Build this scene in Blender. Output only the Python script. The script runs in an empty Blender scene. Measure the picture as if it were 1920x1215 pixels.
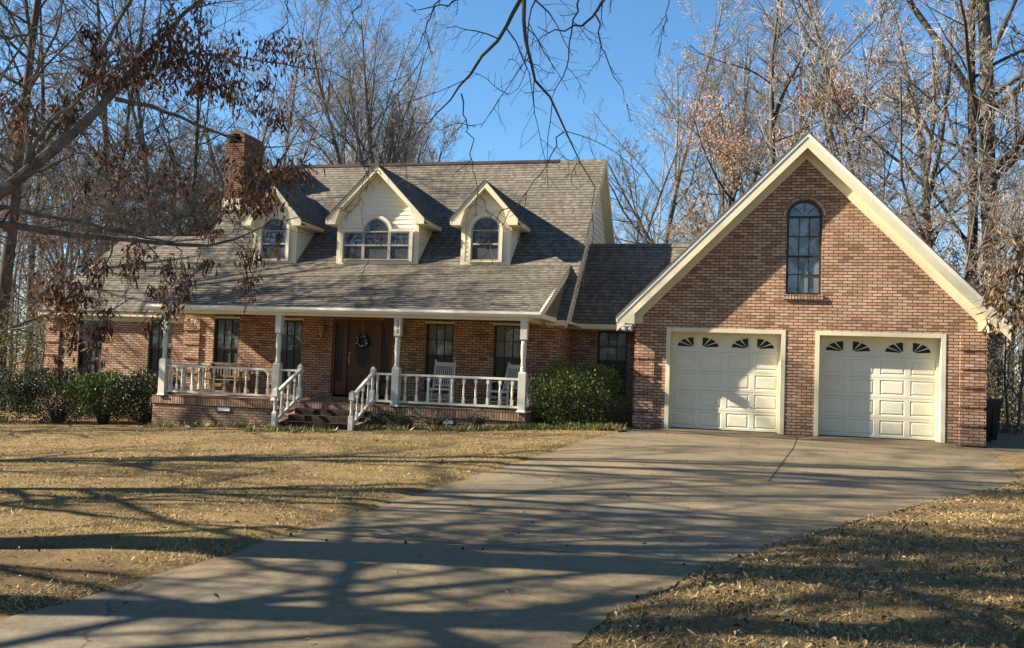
import bpy, bmesh, math, random
import numpy as np
from mathutils import Vector, Matrix
random.seed(4)
SC = bpy.context.scene
COL = SC.collection
R = math.radians
# ------------------------------------------------------------------ camera
CAM = np.array((2.419, -20.977, 1.239)); YAW, PITCH, ROLL, FPX = 14.379, 2.752, 2.080, 1706.1
def cam_axes():
    a, b, c = np.radians([YAW, PITCH, ROLL])
    fw = np.array([-np.sin(a)*np.cos(b), np.cos(a)*np.cos(b), np.sin(b)])
    rt = np.array([np.cos(a), np.sin(a), 0]); up = np.cross(rt, fw)
    return np.cos(c)*rt+np.sin(c)*up, -np.sin(c)*rt+np.cos(c)*up, fw
RT, UP, FW = cam_axes()
cd = bpy.data.cameras.new('camera'); co = bpy.data.objects.new('camera', cd); COL.objects.link(co)
cd.sensor_width = 36; cd.lens = 36*FPX/1920; cd.clip_start = .1; cd.clip_end = 3000
co.matrix_world = Matrix(((RT[0], UP[0], -FW[0], CAM[0]), (RT[1], UP[1], -FW[1], CAM[1]), (RT[2], UP[2], -FW[2], CAM[2]), (0, 0, 0, 1)))
SC.camera = co
# ------------------------------------------------------------------ light
SUN = Vector((3.9, 1.0, -2.45)).normalized()          # direction the light travels
w = bpy.data.worlds.new('World'); SC.world = w; w.use_nodes = True
nt = w.node_tree; bg = nt.nodes['Background']; sky = nt.nodes.new('ShaderNodeTexSky'); sky.sky_type = 'NISHITA'
sky.sun_disc = False; sky.sun_elevation = math.asin(-SUN.z); sky.sun_rotation = math.atan2(-SUN.x, -SUN.y)
sky.air_density = 1.0; sky.dust_density = .35; sky.ozone_density = 5.0; sky.altitude = 200
tn = nt.nodes.new('ShaderNodeMix'); tn.data_type = 'RGBA'; tn.blend_type = 'MULTIPLY'; tn.inputs[0].default_value = 1; tn.inputs[7].default_value = (.84, 1.09, 1.13, 1)
nt.links.new(sky.outputs[0], tn.inputs[6]); nt.links.new(tn.outputs[2], bg.inputs[0]); bg.inputs[1].default_value = .056
ld = bpy.data.lights.new('sun', 'SUN'); ld.energy = 5.0; ld.angle = R(.53); ld.color = (1, .895, .735)
lo = bpy.data.objects.new('sun', ld); COL.objects.link(lo); lo.rotation_euler = SUN.to_track_quat('-Z', 'Y').to_euler(); lo.location = (-30, -40, 40)
SC.view_settings.view_transform = 'Standard'; SC.view_settings.look = 'None'; SC.view_settings.gamma = 1
SC.view_settings.exposure = 1.78; SC.view_settings.use_curve_mapping = False
SC.render.engine = 'CYCLES'
SC.cycles.max_bounces = 6; SC.cycles.diffuse_bounces = 3; SC.cycles.glossy_bounces = 3; SC.cycles.transparent_max_bounces = 6
SC.cycles.use_denoising = True
try: SC.cycles.denoiser = 'OPENIMAGEDENOISE'
except Exception: pass

# ------------------------------------------------------------------ helpers
def at(px, py, Y):                                   # the point at depth Y that a sight line meets
    v = FW+RT*(px-960)/FPX-UP*(py-607.5)/FPX
    t = (Y-CAM[1])/v[1]
    return CAM+t*v
def atd(px, py, d):                                  # the point at a distance d along the view axis
    return CAM+d*(FW+RT*(px-960)/FPX-UP*(py-607.5)/FPX)
def tag(o, label=None, cat=None, group=None, kind=None):
    if label: o['label'] = label
    if cat: o['category'] = cat
    if group: o['group'] = group
    if kind: o['kind'] = kind
    return o
def empty(name, loc, rz=0, **k):
    o = bpy.data.objects.new(name, None); COL.objects.link(o); o.location = loc; o.rotation_euler = (0, 0, rz)
    o.empty_display_size = .2
    return tag(o, **k)
def link(name, me, parent=None):
    o = bpy.data.objects.new(name, me); COL.objects.link(o)
    if parent is not None: o.parent = parent
    return o
def copy_tree(o, parent=None):
    c = o.copy(); COL.objects.link(c)
    if parent is not None: c.parent = parent
    for ch in [x for x in list(COL.objects) if x.parent == o]: copy_tree(ch, c)
    return c

class MB:
    """mesh builder: faces with metre UVs (u along the horizontal of a face, v up it)"""
    def __init__(s): s.v = []; s.f = []; s.uv = []; s.m = []; s.sm = []
    def face(s, pts, mi=0, uv=None, smooth=False):
        pts = [Vector(p) for p in pts]
        if uv is None:
            n = Vector((0, 0, 0))
            for i in range(len(pts)):
                a, b = pts[i], pts[(i+1) % len(pts)]
                n += Vector(((a.y-b.y)*(a.z+b.z), (a.z-b.z)*(a.x+b.x), (a.x-b.x)*(a.y+b.y)))
            n = n.normalized() if n.length > 1e-12 else Vector((0, 0, 1))
            if abs(n.z) > .995: h, q = Vector((1, 0, 0)), Vector((0, 1, 0))
            else:
                h = Vector((0, 0, 1)).cross(n).normalized()
                if abs(h.x) > abs(h.y) and h.x < 0 or abs(h.y) >= abs(h.x) and h.y < 0: h = -h
                q = n.cross(h)
                if q.z < 0: q = -q
            uv = [(p.dot(h), p.dot(q)) for p in pts]
        b = len(s.v); s.v += [tuple(p) for p in pts]; s.f.append(tuple(range(b, b+len(pts)))); s.uv += uv; s.m.append(mi); s.sm.append(smooth)
    def box(s, x0, x1, y0, y1, z0, z1, mi=0, skip=''):
        if x0 > x1: x0, x1 = x1, x0
        if y0 > y1: y0, y1 = y1, y0
        A = [(x0, y0, z0), (x1, y0, z0), (x1, y1, z0), (x0, y1, z0), (x0, y0, z1), (x1, y0, z1), (x1, y1, z1), (x0, y1, z1)]
        for k, q in (('f', (0, 1, 5, 4)), ('r', (1, 2, 6, 5)), ('b', (2, 3, 7, 6)), ('l', (3, 0, 4, 7)), ('t', (4, 5, 6, 7)), ('u', (3, 2, 1, 0))):
            if k not in skip: s.face([A[i] for i in q], mi)
    def prism(s, poly, y0, y1, mi=0, ax='y', caps=True):
        """poly of (a,b): ax y -> (x,z) extruded in y ; ax x -> (y,z) extruded in x ; ax z -> (x,y) extruded in z"""
        P = {'y': lambda a, b, t: (a, t, b), 'x': lambda a, b, t: (t, a, b), 'z': lambda a, b, t: (a, b, t)}[ax]
        ar = sum(poly[i][0]*poly[(i+1) % len(poly)][1]-poly[(i+1) % len(poly)][0]*poly[i][1] for i in range(len(poly)))
        if (ar < 0) != (ax != 'y' and False): poly = poly[::-1]
        if y0 > y1: y0, y1 = y1, y0
        f = [P(a, b, y0) for a, b in poly]; k = [P(a, b, y1) for a, b in poly]
        flip = ax in 'xz'
        if caps:
            s.face(f if not flip else f[::-1], mi); s.face(k[::-1] if not flip else k, mi)
        n = len(poly)
        for i in range(n):
            j = (i+1) % n; q = [f[j], f[i], k[i], k[j]]
            s.face(q if not flip else q[::-1], mi)
    def beam(s, a, b, wd, hg, mi=0, up=(0, 0, 1)):
        a, b = Vector(a), Vector(b); d = (b-a).normalized(); h = d.cross(Vector(up)).normalized(); u = h.cross(d)
        q = [(-1, -1), (1, -1), (1, 1), (-1, 1)]
        A = [a+h*wd/2*i+u*hg/2*j for i, j in q]; B = [b+h*wd/2*i+u*hg/2*j for i, j in q]
        for i in range(4): s.face([A[i], A[(i+1) % 4], B[(i+1) % 4], B[i]], mi)
        s.face(A[::-1], mi); s.face(B, mi)
    def lathe(s, prof, c=(0, 0, 0), n=10, mi=0, axis='z', smooth=True):
        c = Vector(c); rings = []
        for r, z in prof:
            ring = []
            for i in range(n):
                a = 2*math.pi*i/n
                p = (r*math.cos(a), r*math.sin(a), z) if axis == 'z' else (r*math.cos(a), z, r*math.sin(a)) if axis == 'y' else (z, r*math.cos(a), r*math.sin(a))
                ring.append(c+Vector(p))
            rings.append(ring)
        for k in range(len(rings)-1):
            for i in range(n):
                j = (i+1) % n; q = [rings[k][i], rings[k][j], rings[k+1][j], rings[k+1][i]]
                s.face(q if axis != 'y' else q[::-1], mi, smooth=smooth)
        s.face(rings[0][::-1], mi); s.face(rings[-1], mi)
    def sqpost(s, prof, c, mi=0):        # square section of half width r at height z
        c = Vector(c)
        for (r0, z0), (r1, z1) in zip(prof, prof[1:]):
            A = [c+Vector((x*r0, y*r0, z0)) for x, y in ((-1, -1), (1, -1), (1, 1), (-1, 1))]
            B = [c+Vector((x*r1, y*r1, z1)) for x, y in ((-1, -1), (1, -1), (1, 1), (-1, 1))]
            for i in range(4): s.face([A[i], A[(i+1) % 4], B[(i+1) % 4], B[i]], mi)
        r, z = prof[-1]; s.face([c+Vector((x*r, y*r, z)) for x, y in ((-1, -1), (1, -1), (1, 1), (-1, 1))], mi)
    def mesh(s, name, mats):
        me = bpy.data.meshes.new(name); me.from_pydata(s.v, [], s.f)
        me.polygons.foreach_set('material_index', s.m)
        me.polygons.foreach_set('use_smooth', s.sm)
        l = me.uv_layers.new(name='UVMap'); l.data.foreach_set('uv', np.array(s.uv, np.float32).ravel())
        for m in (mats if isinstance(mats, (list, tuple)) else [mats]): me.materials.append(m)
        if any(s.sm):
            bm = bmesh.new(); bm.from_mesh(me); bmesh.ops.remove_doubles(bm, verts=bm.verts, dist=1e-5); bm.to_mesh(me); bm.free()
        return me
    def build(s, name, mats, parent=None, **k): return tag(link(name, s.mesh(name, mats), parent), **k)

def raw_mesh(name, V, F, mat, smooth=False):
    me = bpy.data.meshes.new(name); V = np.asarray(V, np.float32); F = np.asarray(F, np.int32)
    me.vertices.add(len(V)); me.vertices.foreach_set('co', V.ravel())
    k = F.shape[1]; me.loops.add(F.size); me.loops.foreach_set('vertex_index', F.ravel())
    me.polygons.add(len(F)); me.polygons.foreach_set('loop_start', np.arange(0, F.size, k, dtype=np.int32))
    me.polygons.foreach_set('loop_total', np.full(len(F), k, np.int32))
    me.polygons.foreach_set('use_smooth', np.full(len(F), smooth))
    me.materials.append(mat); me.update(calc_edges=True); me.validate()
    return me
def nrm(a): return a/np.maximum(np.linalg.norm(a, axis=-1, keepdims=True), 1e-9)
def tubes(P, Rr, sides):
    """batch of polylines P (m,n,3), radii (m,n) -> V,F"""
    m, n, _ = P.shape
    T = np.empty_like(P); T[:, 1:-1] = P[:, 2:]-P[:, :-2]; T[:, 0] = P[:, 1]-P[:, 0]; T[:, -1] = P[:, -1]-P[:, -2]; T = nrm(T)
    ref = np.where(np.abs(T[:, :1, 2:3]) > .8, np.array([1., 0, 0]), np.array([0, 0, 1.]))
    A = nrm(np.cross(T, np.broadcast_to(ref, T.shape))); B = np.cross(T, A)
    an = np.arange(sides)*2*np.pi/sides
    V = P[:, :, None]+Rr[:, :, None, None]*(A[:, :, None]*np.cos(an)[:, None]+B[:, :, None]*np.sin(an)[:, None])
    V = V.reshape(-1, 3)
    mi, ni, si = np.meshgrid(np.arange(m), np.arange(n-1), np.arange(sides), indexing='ij')
    b = (mi*n+ni)*sides; s2 = (si+1) % sides
    F = np.stack([b+si, b+s2, b+sides+s2, b+sides+si], -1).reshape(-1, 4)
    return V, F
def join(parts):
    V = []; F = []; o = 0
    for v, f in parts: V.append(v); F.append(f+o); o += len(v)
    return np.concatenate(V), np.concatenate(F)
def leaves(C, D, N, L, W, fold=.25, curl=0.):
    """one kite of two folded triangles-as-quads per leaf: base C, axis D, normal N"""
    D = nrm(D); S = nrm(np.cross(D, N)); N = np.cross(S, D); L = L[:, None]; W = W[:, None]
    b = C; t = C+D*L+N*L*curl; mid = C+D*L*.5+N*L*curl*.15
    l = mid-S*W*.5+N*W*fold; r = mid+S*W*.5+N*W*fold
    l2 = C+D*L*.78-S*W*.36+N*(W*fold*.7+L*curl*.55); r2 = C+D*L*.78+S*W*.36+N*(W*fold*.7+L*curl*.55)
    V = np.stack([b, l, l2, t, r2, r], 1).reshape(-1, 3); i = np.arange(len(C))[:, None]*6
    F = np.concatenate([i+np.array([[0, 1, 2, 3]]), i+np.array([[0, 3, 4, 5]])], 0)
    return V, F

# ------------------------------------------------------------------ materials
class NT:
    def __init__(s, name, rough=.8, spec=.3):
        s.m = bpy.data.materials.new(name); s.m.use_nodes = True; s.n = s.m.node_tree.nodes; s.l = s.m.node_tree.links
        s.p = s.n['Principled BSDF']; s.p.inputs['Roughness'].default_value = rough; s.p.inputs['Specular IOR Level'].default_value = spec
    def nd(s, t, **k):
        x = s.n.new(t)
        for a, b in k.items(): setattr(x, a, b)
        return x
    def put(s, sock, v):
        if isinstance(v, (int, float)): sock.default_value = v
        elif isinstance(v, (tuple, list)): sock.default_value = v if len(v) == len(sock.default_value) else tuple(v)+(1,)
        else: s.l.new(v, sock)
    def M(s, op, a, b=0., c=0.):
        x = s.nd('ShaderNodeMath', operation=op)
        for i, v in enumerate((a, b, c)): s.put(x.inputs[i], v)
        return x.outputs[0]
    def uv(s):
        x = s.nd('ShaderNodeUVMap'); y = s.nd('ShaderNodeSeparateXYZ'); s.l.new(x.outputs[0], y.inputs[0]); return y.outputs[0], y.outputs[1], x.outputs[0]
    def pos(s): return s.nd('ShaderNodeNewGeometry').outputs['Position']
    def obj(s): return s.nd('ShaderNodeTexCoord').outputs['Object']
    def noise(s, vec, scale, detail=4, rough=.55, dim='3D', out=0):
        x = s.nd('ShaderNodeTexNoise', noise_dimensions=dim); s.l.new(vec, x.inputs['Vector']); x.inputs['Scale'].default_value = scale
        x.inputs['Detail'].default_value = detail; x.inputs['Roughness'].default_value = rough; return x.outputs[out]
    def scale(s, vec, xyz):
        x = s.nd('ShaderNodeMapping'); s.l.new(vec, x.inputs[0]); x.inputs['Scale'].default_value = xyz; return x.outputs[0]
    def comb(s, a, b, c=0.):
        x = s.nd('ShaderNodeCombineXYZ')
        for i, v in enumerate((a, b, c)): s.put(x.inputs[i], v)
        return x.outputs[0]
    def white(s, vec):
        x = s.nd('ShaderNodeTexWhiteNoise', noise_dimensions='2D'); s.l.new(vec, x.inputs['Vector']); return x.outputs['Value']
    def ramp(s, fac, stops, interp='LINEAR'):
        x = s.nd('ShaderNodeValToRGB'); cr = x.color_ramp; cr.interpolation = interp; s.put(x.inputs[0], fac)
        while len(cr.elements) < len(stops): cr.elements.new(.5)
        for e, (p, c) in zip(cr.elements, stops): e.position = p; e.color = tuple(c)+(1,)
        return x.outputs[0]
    def mix(s, f, a, b, mode='MIX'):
        x = s.nd('ShaderNodeMix', data_type='RGBA', blend_type=mode); s.put(x.inputs[0], f); s.put(x.inputs[6], a); s.put(x.inputs[7], b); return x.outputs[2]
    def sstep(s, x, a, b):
        y = s.nd('ShaderNodeMapRange', interpolation_type='SMOOTHSTEP'); s.put(y.inputs[0], x); y.inputs[1].default_value = a; y.inputs[2].default_value = b; return y.outputs[0]
    def bump(s, h, dist=.01, strength=1.):
        x = s.nd('ShaderNodeBump'); s.l.new(h, x.inputs['Height']); x.inputs['Distance'].default_value = dist; x.inputs['Strength'].default_value = strength
        s.l.new(x.outputs[0], s.p.inputs['Normal'])
    def col(s, c): s.put(s.p.inputs['Base Color'], c); return s
    def island(s): return s.nd('ShaderNodeNewGeometry').outputs['Random Per Island']

def brick_mat(name, rowlock=False, tint=(1, 1, 1)):
    t = NT(name, .9, .2); u, v, uvv = t.uv()
    if rowlock: u, v = v, u
    BW, BH = .2032, .0667
    rv = t.M('DIVIDE', v, BH); row = t.M('FLOOR', rv); fv = t.M('FRACT', rv)
    sh = t.M('MULTIPLY', t.M('MODULO', t.M('ABSOLUTE', row), 2.), .5) if not rowlock else 0.
    ru = t.M('ADD', t.M('DIVIDE', u, BW), sh); colm = t.M('FLOOR', ru); fu = t.M('FRACT', ru)
    rnd = t.white(t.comb(t.M('ADD', colm, .37), t.M('ADD', row, .71)))
    c = t.ramp(rnd, [(0, (.27, .142, .085)), (.1, (.38, .215, .13)), (.35, (.50, .295, .18)), (.68, (.565, .345, .215)), (.9, (.63, .41, .265)), (1, (.52, .36, .24))])
    nz = t.noise(uvv, 55, 5, .65); c = t.mix(t.M('MULTIPLY', t.sstep(nz, .42, .75), .45), c, (.20, .115, .085))
    big = t.noise(uvv, .8, 4, .6); c = t.mix(t.M('MULTIPLY', t.sstep(big, .4, .75), .35), c, t.mix(1., c, (.62, .55, .52), 'MULTIPLY'))
    gp = t.nd('ShaderNodeSeparateXYZ'); t.l.new(t.pos(), gp.inputs[0]); dn = t.noise(t.pos(), 2.6, 5, .65)
    c = t.mix(t.M('MULTIPLY', t.M('SUBTRACT', 1., t.sstep(t.M('ADD', gp.outputs[2], t.M('MULTIPLY', dn, -1.3)), -.95, -.15)), .55), c, (.13, .095, .07))
    st2 = t.noise(t.scale(t.pos(), (1.6, 1.6, .28)), 1.1, 5, .6); c = t.mix(t.M('MULTIPLY', t.sstep(st2, .54, .74), .38), c, (.20, .13, .095))
    wob = t.M('MULTIPLY', t.M('SUBTRACT', t.noise(uvv, 35, 2), .5), .05)
    eh = t.M('MINIMUM', fv, t.M('SUBTRACT', 1., fv)); eu = t.M('MINIMUM', fu, t.M('SUBTRACT', 1., fu))
    d = t.M('MINIMUM', t.M('MULTIPLY', eh, BH), t.M('MULTIPLY', eu, BW)); d = t.M('ADD', d, t.M('MULTIPLY', wob, .03))
    mk = t.sstep(d, .0055, .0105)
    c = t.mix(mk, (.085, .058, .04), c)
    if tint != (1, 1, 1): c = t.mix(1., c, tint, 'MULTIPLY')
    t.col(c); t.bump(t.M('ADD', mk, t.M('MULTIPLY', nz, .25)), .012, .9)
    return t.m
def shingle_mat(name):
    t = NT(name, .95, .15); u, v, uvv = t.uv(); H = .145
    rv = t.M('DIVIDE', v, H); row = t.M('FLOOR', rv); fv = t.M('FRACT', rv)
    off = t.white(t.comb(t.M('ADD', row, .3), 5.7))
    ru = t.M('ADD', t.M('DIVIDE', u, .21), t.M('MULTIPLY', off, 7.)); cl = t.M('FLOOR', ru); fu = t.M('FRACT', ru)
    rnd = t.white(t.comb(t.M('ADD', cl, .37), t.M('ADD', row, .71)))
    tab = t.M('LESS_THAN', fu, t.M('ADD', .4, t.M('MULTIPLY', rnd, .35)))
    rnd2 = t.white(t.comb(t.M('ADD', cl, tab), t.M('ADD', row, 9.13)))
    c = t.ramp(rnd2, [(0, (.118, .100, .076)), (.35, (.158, .136, .104)), (.75, (.188, .163, .126)), (1, (.224, .195, .152))])
    gr = t.noise(uvv, 160, 3, .8); c = t.mix(t.sstep(gr, .3, .75), t.mix(1., c, (.7, .7, .7), 'MULTIPLY'), c)
    big = t.noise(t.scale(uvv, (.5, .18, 1)), 1.0, 5, .6); c = t.mix(t.M('MULTIPLY', t.sstep(big, .42, .7), .3), c, (.075, .066, .055))
    t.col(c); t.bump(t.M('ADD', t.M('MULTIPLY', tab, .8), t.M('MULTIPLY', gr, .3)), .008, 1.)
    return t.m
def paint_mat(name, c, rough=.45, dirt=.25, dc=(.30, .26, .19)):
    t = NT(name, rough, .4); o = t.pos(); n = t.noise(t.scale(o, (1, 1, .35)), 3.2, 6, .65); n2 = t.noise(o, 38, 3, .6)
    k = t.M('MULTIPLY', t.M('ADD', t.sstep(n, .48, .78), t.M('MULTIPLY', t.sstep(n2, .6, .8), .4)), dirt)
    t.col(t.mix(k, c, dc)); t.bump(n2, .002, .4); return t.m
def plain(name, c, rough=.6, spec=.4, metal=0., var=.12, sc=12):
    t = NT(name, rough, spec); n = t.noise(t.obj(), sc, 4, .6)
    t.col(t.mix(n, tuple(x*(1-var) for x in c), tuple(min(1, x*(1+var)) for x in c))); t.p.inputs['Metallic'].default_value = metal; return t.m
def leaf_mat(name, stops, rough=.6, spec=.25, trans=.0):
    t = NT(name, rough, spec); t.col(t.ramp(t.island(), stops))
    if trans:
        tr = t.nd('ShaderNodeBsdfTranslucent'); t.l.new(t.p.inputs['Base Color'].links[0].from_socket, tr.inputs[0])
        ms = t.nd('ShaderNodeMixShader'); ms.inputs[0].default_value = trans
        t.l.new(t.p.outputs[0], ms.inputs[1]); t.l.new(tr.outputs[0], ms.inputs[2]); t.l.new(ms.outputs[0], t.n['Material Output'].inputs[0])
    return t.m
def bark_mat(name, a, b, sc=9.):
    t = NT(name, .95, .1); o = t.obj(); n = t.noise(t.scale(o, (1, 1, .25)), sc, 6, .7); n2 = t.noise(o, sc*.25, 3)
    c = t.ramp(n, [(.3, a), (.7, b)]); c = t.mix(t.M('MULTIPLY', t.sstep(n2, .5, .75), .5), c, tuple(x*1.35 for x in b)); t.col(c); t.bump(n, .02, .8); return t.m
def glass_mat(name, c, refl=.5, rough=.03):
    t = NT(name, .6, .3); n = t.noise(t.obj(), 1.6, 2); t.col(t.mix(n, tuple(x*.75 for x in c), tuple(x*1.25 for x in c)))
    g = t.nd('ShaderNodeBsdfGlossy'); g.inputs['Roughness'].default_value = rough; g.inputs['Color'].default_value = (.95, .97, 1, 1)
    fr = t.nd('ShaderNodeFresnel'); fr.inputs[0].default_value = 1.52
    bp = t.nd('ShaderNodeBump'); t.l.new(t.noise(t.obj(), 2.2, 2), bp.inputs['Height']); bp.inputs['Distance'].default_value = .01; bp.inputs['Strength'].default_value = .35
    t.l.new(bp.outputs[0], g.inputs['Normal'])
    ms = t.nd('ShaderNodeMixShader'); t.l.new(t.M('MINIMUM', t.M('MULTIPLY', fr.outputs[0], refl*6), 1.), ms.inputs[0])
    t.l.new(t.p.outputs[0], ms.inputs[1]); t.l.new(g.outputs[0], ms.inputs[2]); t.l.new(ms.outputs[0], t.n['Material Output'].inputs[0]); return t.m

BUTT = plain('shingle_edge', (.03, .027, .024), .95, .05); BRICK = brick_mat('brick'); ROWLOCK = brick_mat('rowlock_brick', True); STEPB = brick_mat('dark_shaded_step_brick', True, (.20, .19, .185)); SHING = shingle_mat('asphalt_shingle')  # step brick: dark brown, with the shadow on the risers put into its tint
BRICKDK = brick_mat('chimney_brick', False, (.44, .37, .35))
CREAM = paint_mat('cream_paint', (.71, .635, .43), .45, .25); SIDING = paint_mat('cream_siding', (.72, .67, .53), .55, .15)
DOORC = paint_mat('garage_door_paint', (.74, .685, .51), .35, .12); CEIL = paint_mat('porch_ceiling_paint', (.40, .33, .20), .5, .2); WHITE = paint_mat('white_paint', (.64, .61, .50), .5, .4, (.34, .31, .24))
GUTTER = paint_mat('gutter_paint', (.80, .78, .72), .3, .12)
BRONZE = plain('dark_bronze_frame', (.035, .027, .022), .4); TAUPE = plain('taupe_frame', (.36, .30, .24), .5)
BLIND = glass_mat('blind_behind_glass', (.17, .165, .14), .22); SCREEN = glass_mat('screened_glass', (.028, .03, .03), .12, .15)
DARKGL = glass_mat('dark_glass', (.02, .022, .024), .45); GRGLASS = glass_mat('garage_window_glass', (.17, .175, .165), .4)
WOODDOOR = plain('stained_door_wood', (.12, .045, .022), .35, .4, 0, .3, 6); BRASS = plain('brass', (.55, .40, .20), .3, .5, .9)
BLACKPL = plain('black_plastic', (.012, .012, .013), .45); IRON = plain('dark_iron', (.03, .028, .026), .5)
RIDGEM = plain('ridge_vent', (.040, .026, .021), .8, .2, 0, .3, 5); FLASH = plain('painted_flashing', (.62, .57, .45), .5)
BENCHW = plain('weathered_wood', (.22, .15, .09), .75, .2, 0, .3, 8); DOORGL = glass_mat('door_glass', (.012, .011, .010), .1, .12); BLACKFAN = plain('fan_glass', (.006, .006, .006), .15, .5)
BARK = bark_mat('oak_bark', (.030, .024, .019), (.105, .088, .071)); LICHEN = bark_mat('lichen_bark', (.055, .047, .038), (.23, .205, .172), 14.); BARKG = bark_mat('grey_bark', (.06, .05, .041), (.18, .155, .128))
TWIG = bark_mat('twig_bark', (.19, .165, .135), (.40, .36, .305), 5.); TWIGM = bark_mat('brown_twig', (.13, .11, .09), (.30, .265, .222), 5.); TWIGD = bark_mat('dark_twig', (.05, .04, .032), (.13, .105, .085), 5.)
DEADLEAF = leaf_mat('dead_oak_leaf', [(0, (.055, .026, .016)), (.5, (.135, .064, .036)), (.85, (.25, .135, .075)), (1, (.40, .26, .15))], .7, .2, .32)
BEECHLEAF = leaf_mat('tan_leaf', [(0, (.14, .07, .04)), (.5, (.29, .17, .10)), (1, (.45, .31, .20))], .7, .2, .25)
BIGLEAF = leaf_mat('curled_brown_leaf', [(0, (.10, .05, .022)), (.5, (.19, .105, .05)), (1, (.38, .26, .13))], .7, .2, .15)
HOLLY = leaf_mat('glossy_evergreen_leaf', [(0, (.03, .05, .010)), (.55, (.11, .15, .028)), (1, (.30, .33, .075))], .38, .45, .2)
HOLLYB = leaf_mat('bright_evergreen_leaf', [(0, (.022, .042, .009)), (.6, (.065, .112, .019)), (1, (.16, .22, .045))], .42, .4, .2)
HOLLYD = leaf_mat('dark_evergreen_leaf', [(0, (.010, .018, .007)), (.6, (.026, .042, .014)), (1, (.065, .08, .032))], .5, .3, .1)
PINEN = leaf_mat('pine_needle', [(0, (.025, .035, .014)), (.6, (.055, .07, .025)), (1, (.12, .12, .045))], .6, .2, .2)
UNDER = leaf_mat('winter_thicket_leaf', [(0, (.05, .055, .02)), (.5, (.11, .11, .045)), (1, (.22, .19, .09))], .6, .2, .2)
LIRI = leaf_mat('liriope_blade', [(0, (.09, .10, .025)), (.5, (.24, .23, .07)), (1, (.50, .44, .20))], .5, .3, .2)
DRYPL = leaf_mat('dry_shrub_leaf', [(0, (.05, .04, .022)), (.6, (.12, .10, .05)), (1, (.30, .25, .15))], .6, .2, .1)
GRASSM = leaf_mat('dormant_grass_blade', [(0, (.11, .07, .028)), (.3, (.30, .205, .088)), (.7, (.52, .375, .172)), (.90, (.68, .53, .28)), (.93, (.20, .22, .065)), (1, (.14, .17, .045))], .7, .15, .1)
LITTER = leaf_mat('fallen_leaf', [(0, (.07, .04, .022)), (.55, (.20, .125, .065)), (.85, (.34, .23, .125)), (1, (.55, .42, .27))], .7, .2)

# ------------------------------------------------------------------ ground
GC = np.array([(-1.3, -15.8, -.36), (1.5, -16, -.36), (-1, -11, -.27), (3, -11.5, -.27), (-.6, -7, -.19), (5.5, -8, -.2), (6.3, -5, -.16), (0, -3, -.08), (3.6, -3, -.10), (7.3, 0, -.09), (3.6, 0, -.07), (0, 0, -.06),
    (-2.4, -.6, -.17), (-12.2, -.6, -.60), (-18, 1.9, -.85), (-6, -.6, -.35), (-8.5, -1.7, -.44), (-6, -8, -.37), (-12, -8, -.66), (-5, -15, -.45), (-10, -15, -.62), (-20, -10, -.95), (-2, 2.5, -.12),
    (4, -16, -.32), (8, -12, -.24), (10, -5, -.15), (12, 2, -.08), (2.4, -21, -.40), (8, 4, -.04), (14, 14, .1), (-30, 10, -1.1), (0, 25, -.1), (-20, 25, -.8), (20, 30, .3), (-8, -30, -.6), (10, -30, -.4), (25, -10, 0), (-32, -16, -1.2)])
def _tps(r2): return np.where(r2 > 0, r2*np.log(np.maximum(r2, 1e-9))*.5, 0)
_n = len(GC); _d2 = ((GC[:, None, :2]-GC[None, :, :2])**2).sum(-1)
_A = np.zeros((_n+3, _n+3)); _A[:_n, :_n] = _tps(_d2)+np.eye(_n)*.6; _A[:_n, _n] = 1; _A[:_n, _n+1:] = GC[:, :2]; _A[_n, :_n] = 1; _A[_n+1:, :_n] = GC[:, :2].T
_w = np.linalg.solve(_A, np.concatenate([GC[:, 2], [0, 0, 0]]))
def ground(x, y):
    x = np.asarray(x, float); y = np.asarray(y, float); sh = x.shape; x = x.ravel(); y = y.ravel()
    xc = np.clip(x, -32, 25); yc = np.clip(y, -30, 30)
    out = np.empty(len(x))
    for s in range(0, len(x), 20000):
        a, b = xc[s:s+20000], yc[s:s+20000]
        out[s:s+20000] = _tps((a[:, None]-GC[:, 0])**2+(b[:, None]-GC[:, 1])**2)@_w[:_n]+_w[_n]+_w[_n+1]*a+_w[_n+2]*b
    return out.reshape(sh)
def edge_rise(x, y):
    o = np.maximum(edl(y)-x, x-edr(y)); return .035*np.clip(o/.18, 0, 1)*((np.asarray(y) < -1.0) & (np.asarray(y) > -32))*(o < 14)
def gz(x, y): return float(ground(np.array([x]), np.array([y]))[0])
EDL = np.array([(-32, -2.6), (-20, -2.05), (-16.3, -1.80), (-15.1, -1.62), (-13.7, -1.50), (-12, -1.28), (-10.4, -1.18), (-8, -.90), (-5.5, -.66), (-3.5, -.50), (-1.6, -.1), (-.7, .02), (.6, .03)])
EDR = np.array([(-32, .6), (-20, .85), (-16, 1.42), (-14.7, 1.72), (-13.3, 2.25), (-11.8, 2.98), (-9.6, 4.25), (-7.6, 5.5), (-6.1, 6.42), (-5.9, 6.40), (0, 7.38), (.6, 7.4)])
def edl(y): return np.interp(y, EDL[:, 0], EDL[:, 1])+.03*np.sin(np.asarray(y)*5.1)+.02*np.sin(np.asarray(y)*11.7)
def edr(y): return np.interp(y, EDR[:, 0], EDR[:, 1])+np.where(np.asarray(y) < -6.2, .03*np.sin(np.asarray(y)*4.3)+.02*np.sin(np.asarray(y)*12.7), 0)

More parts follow.
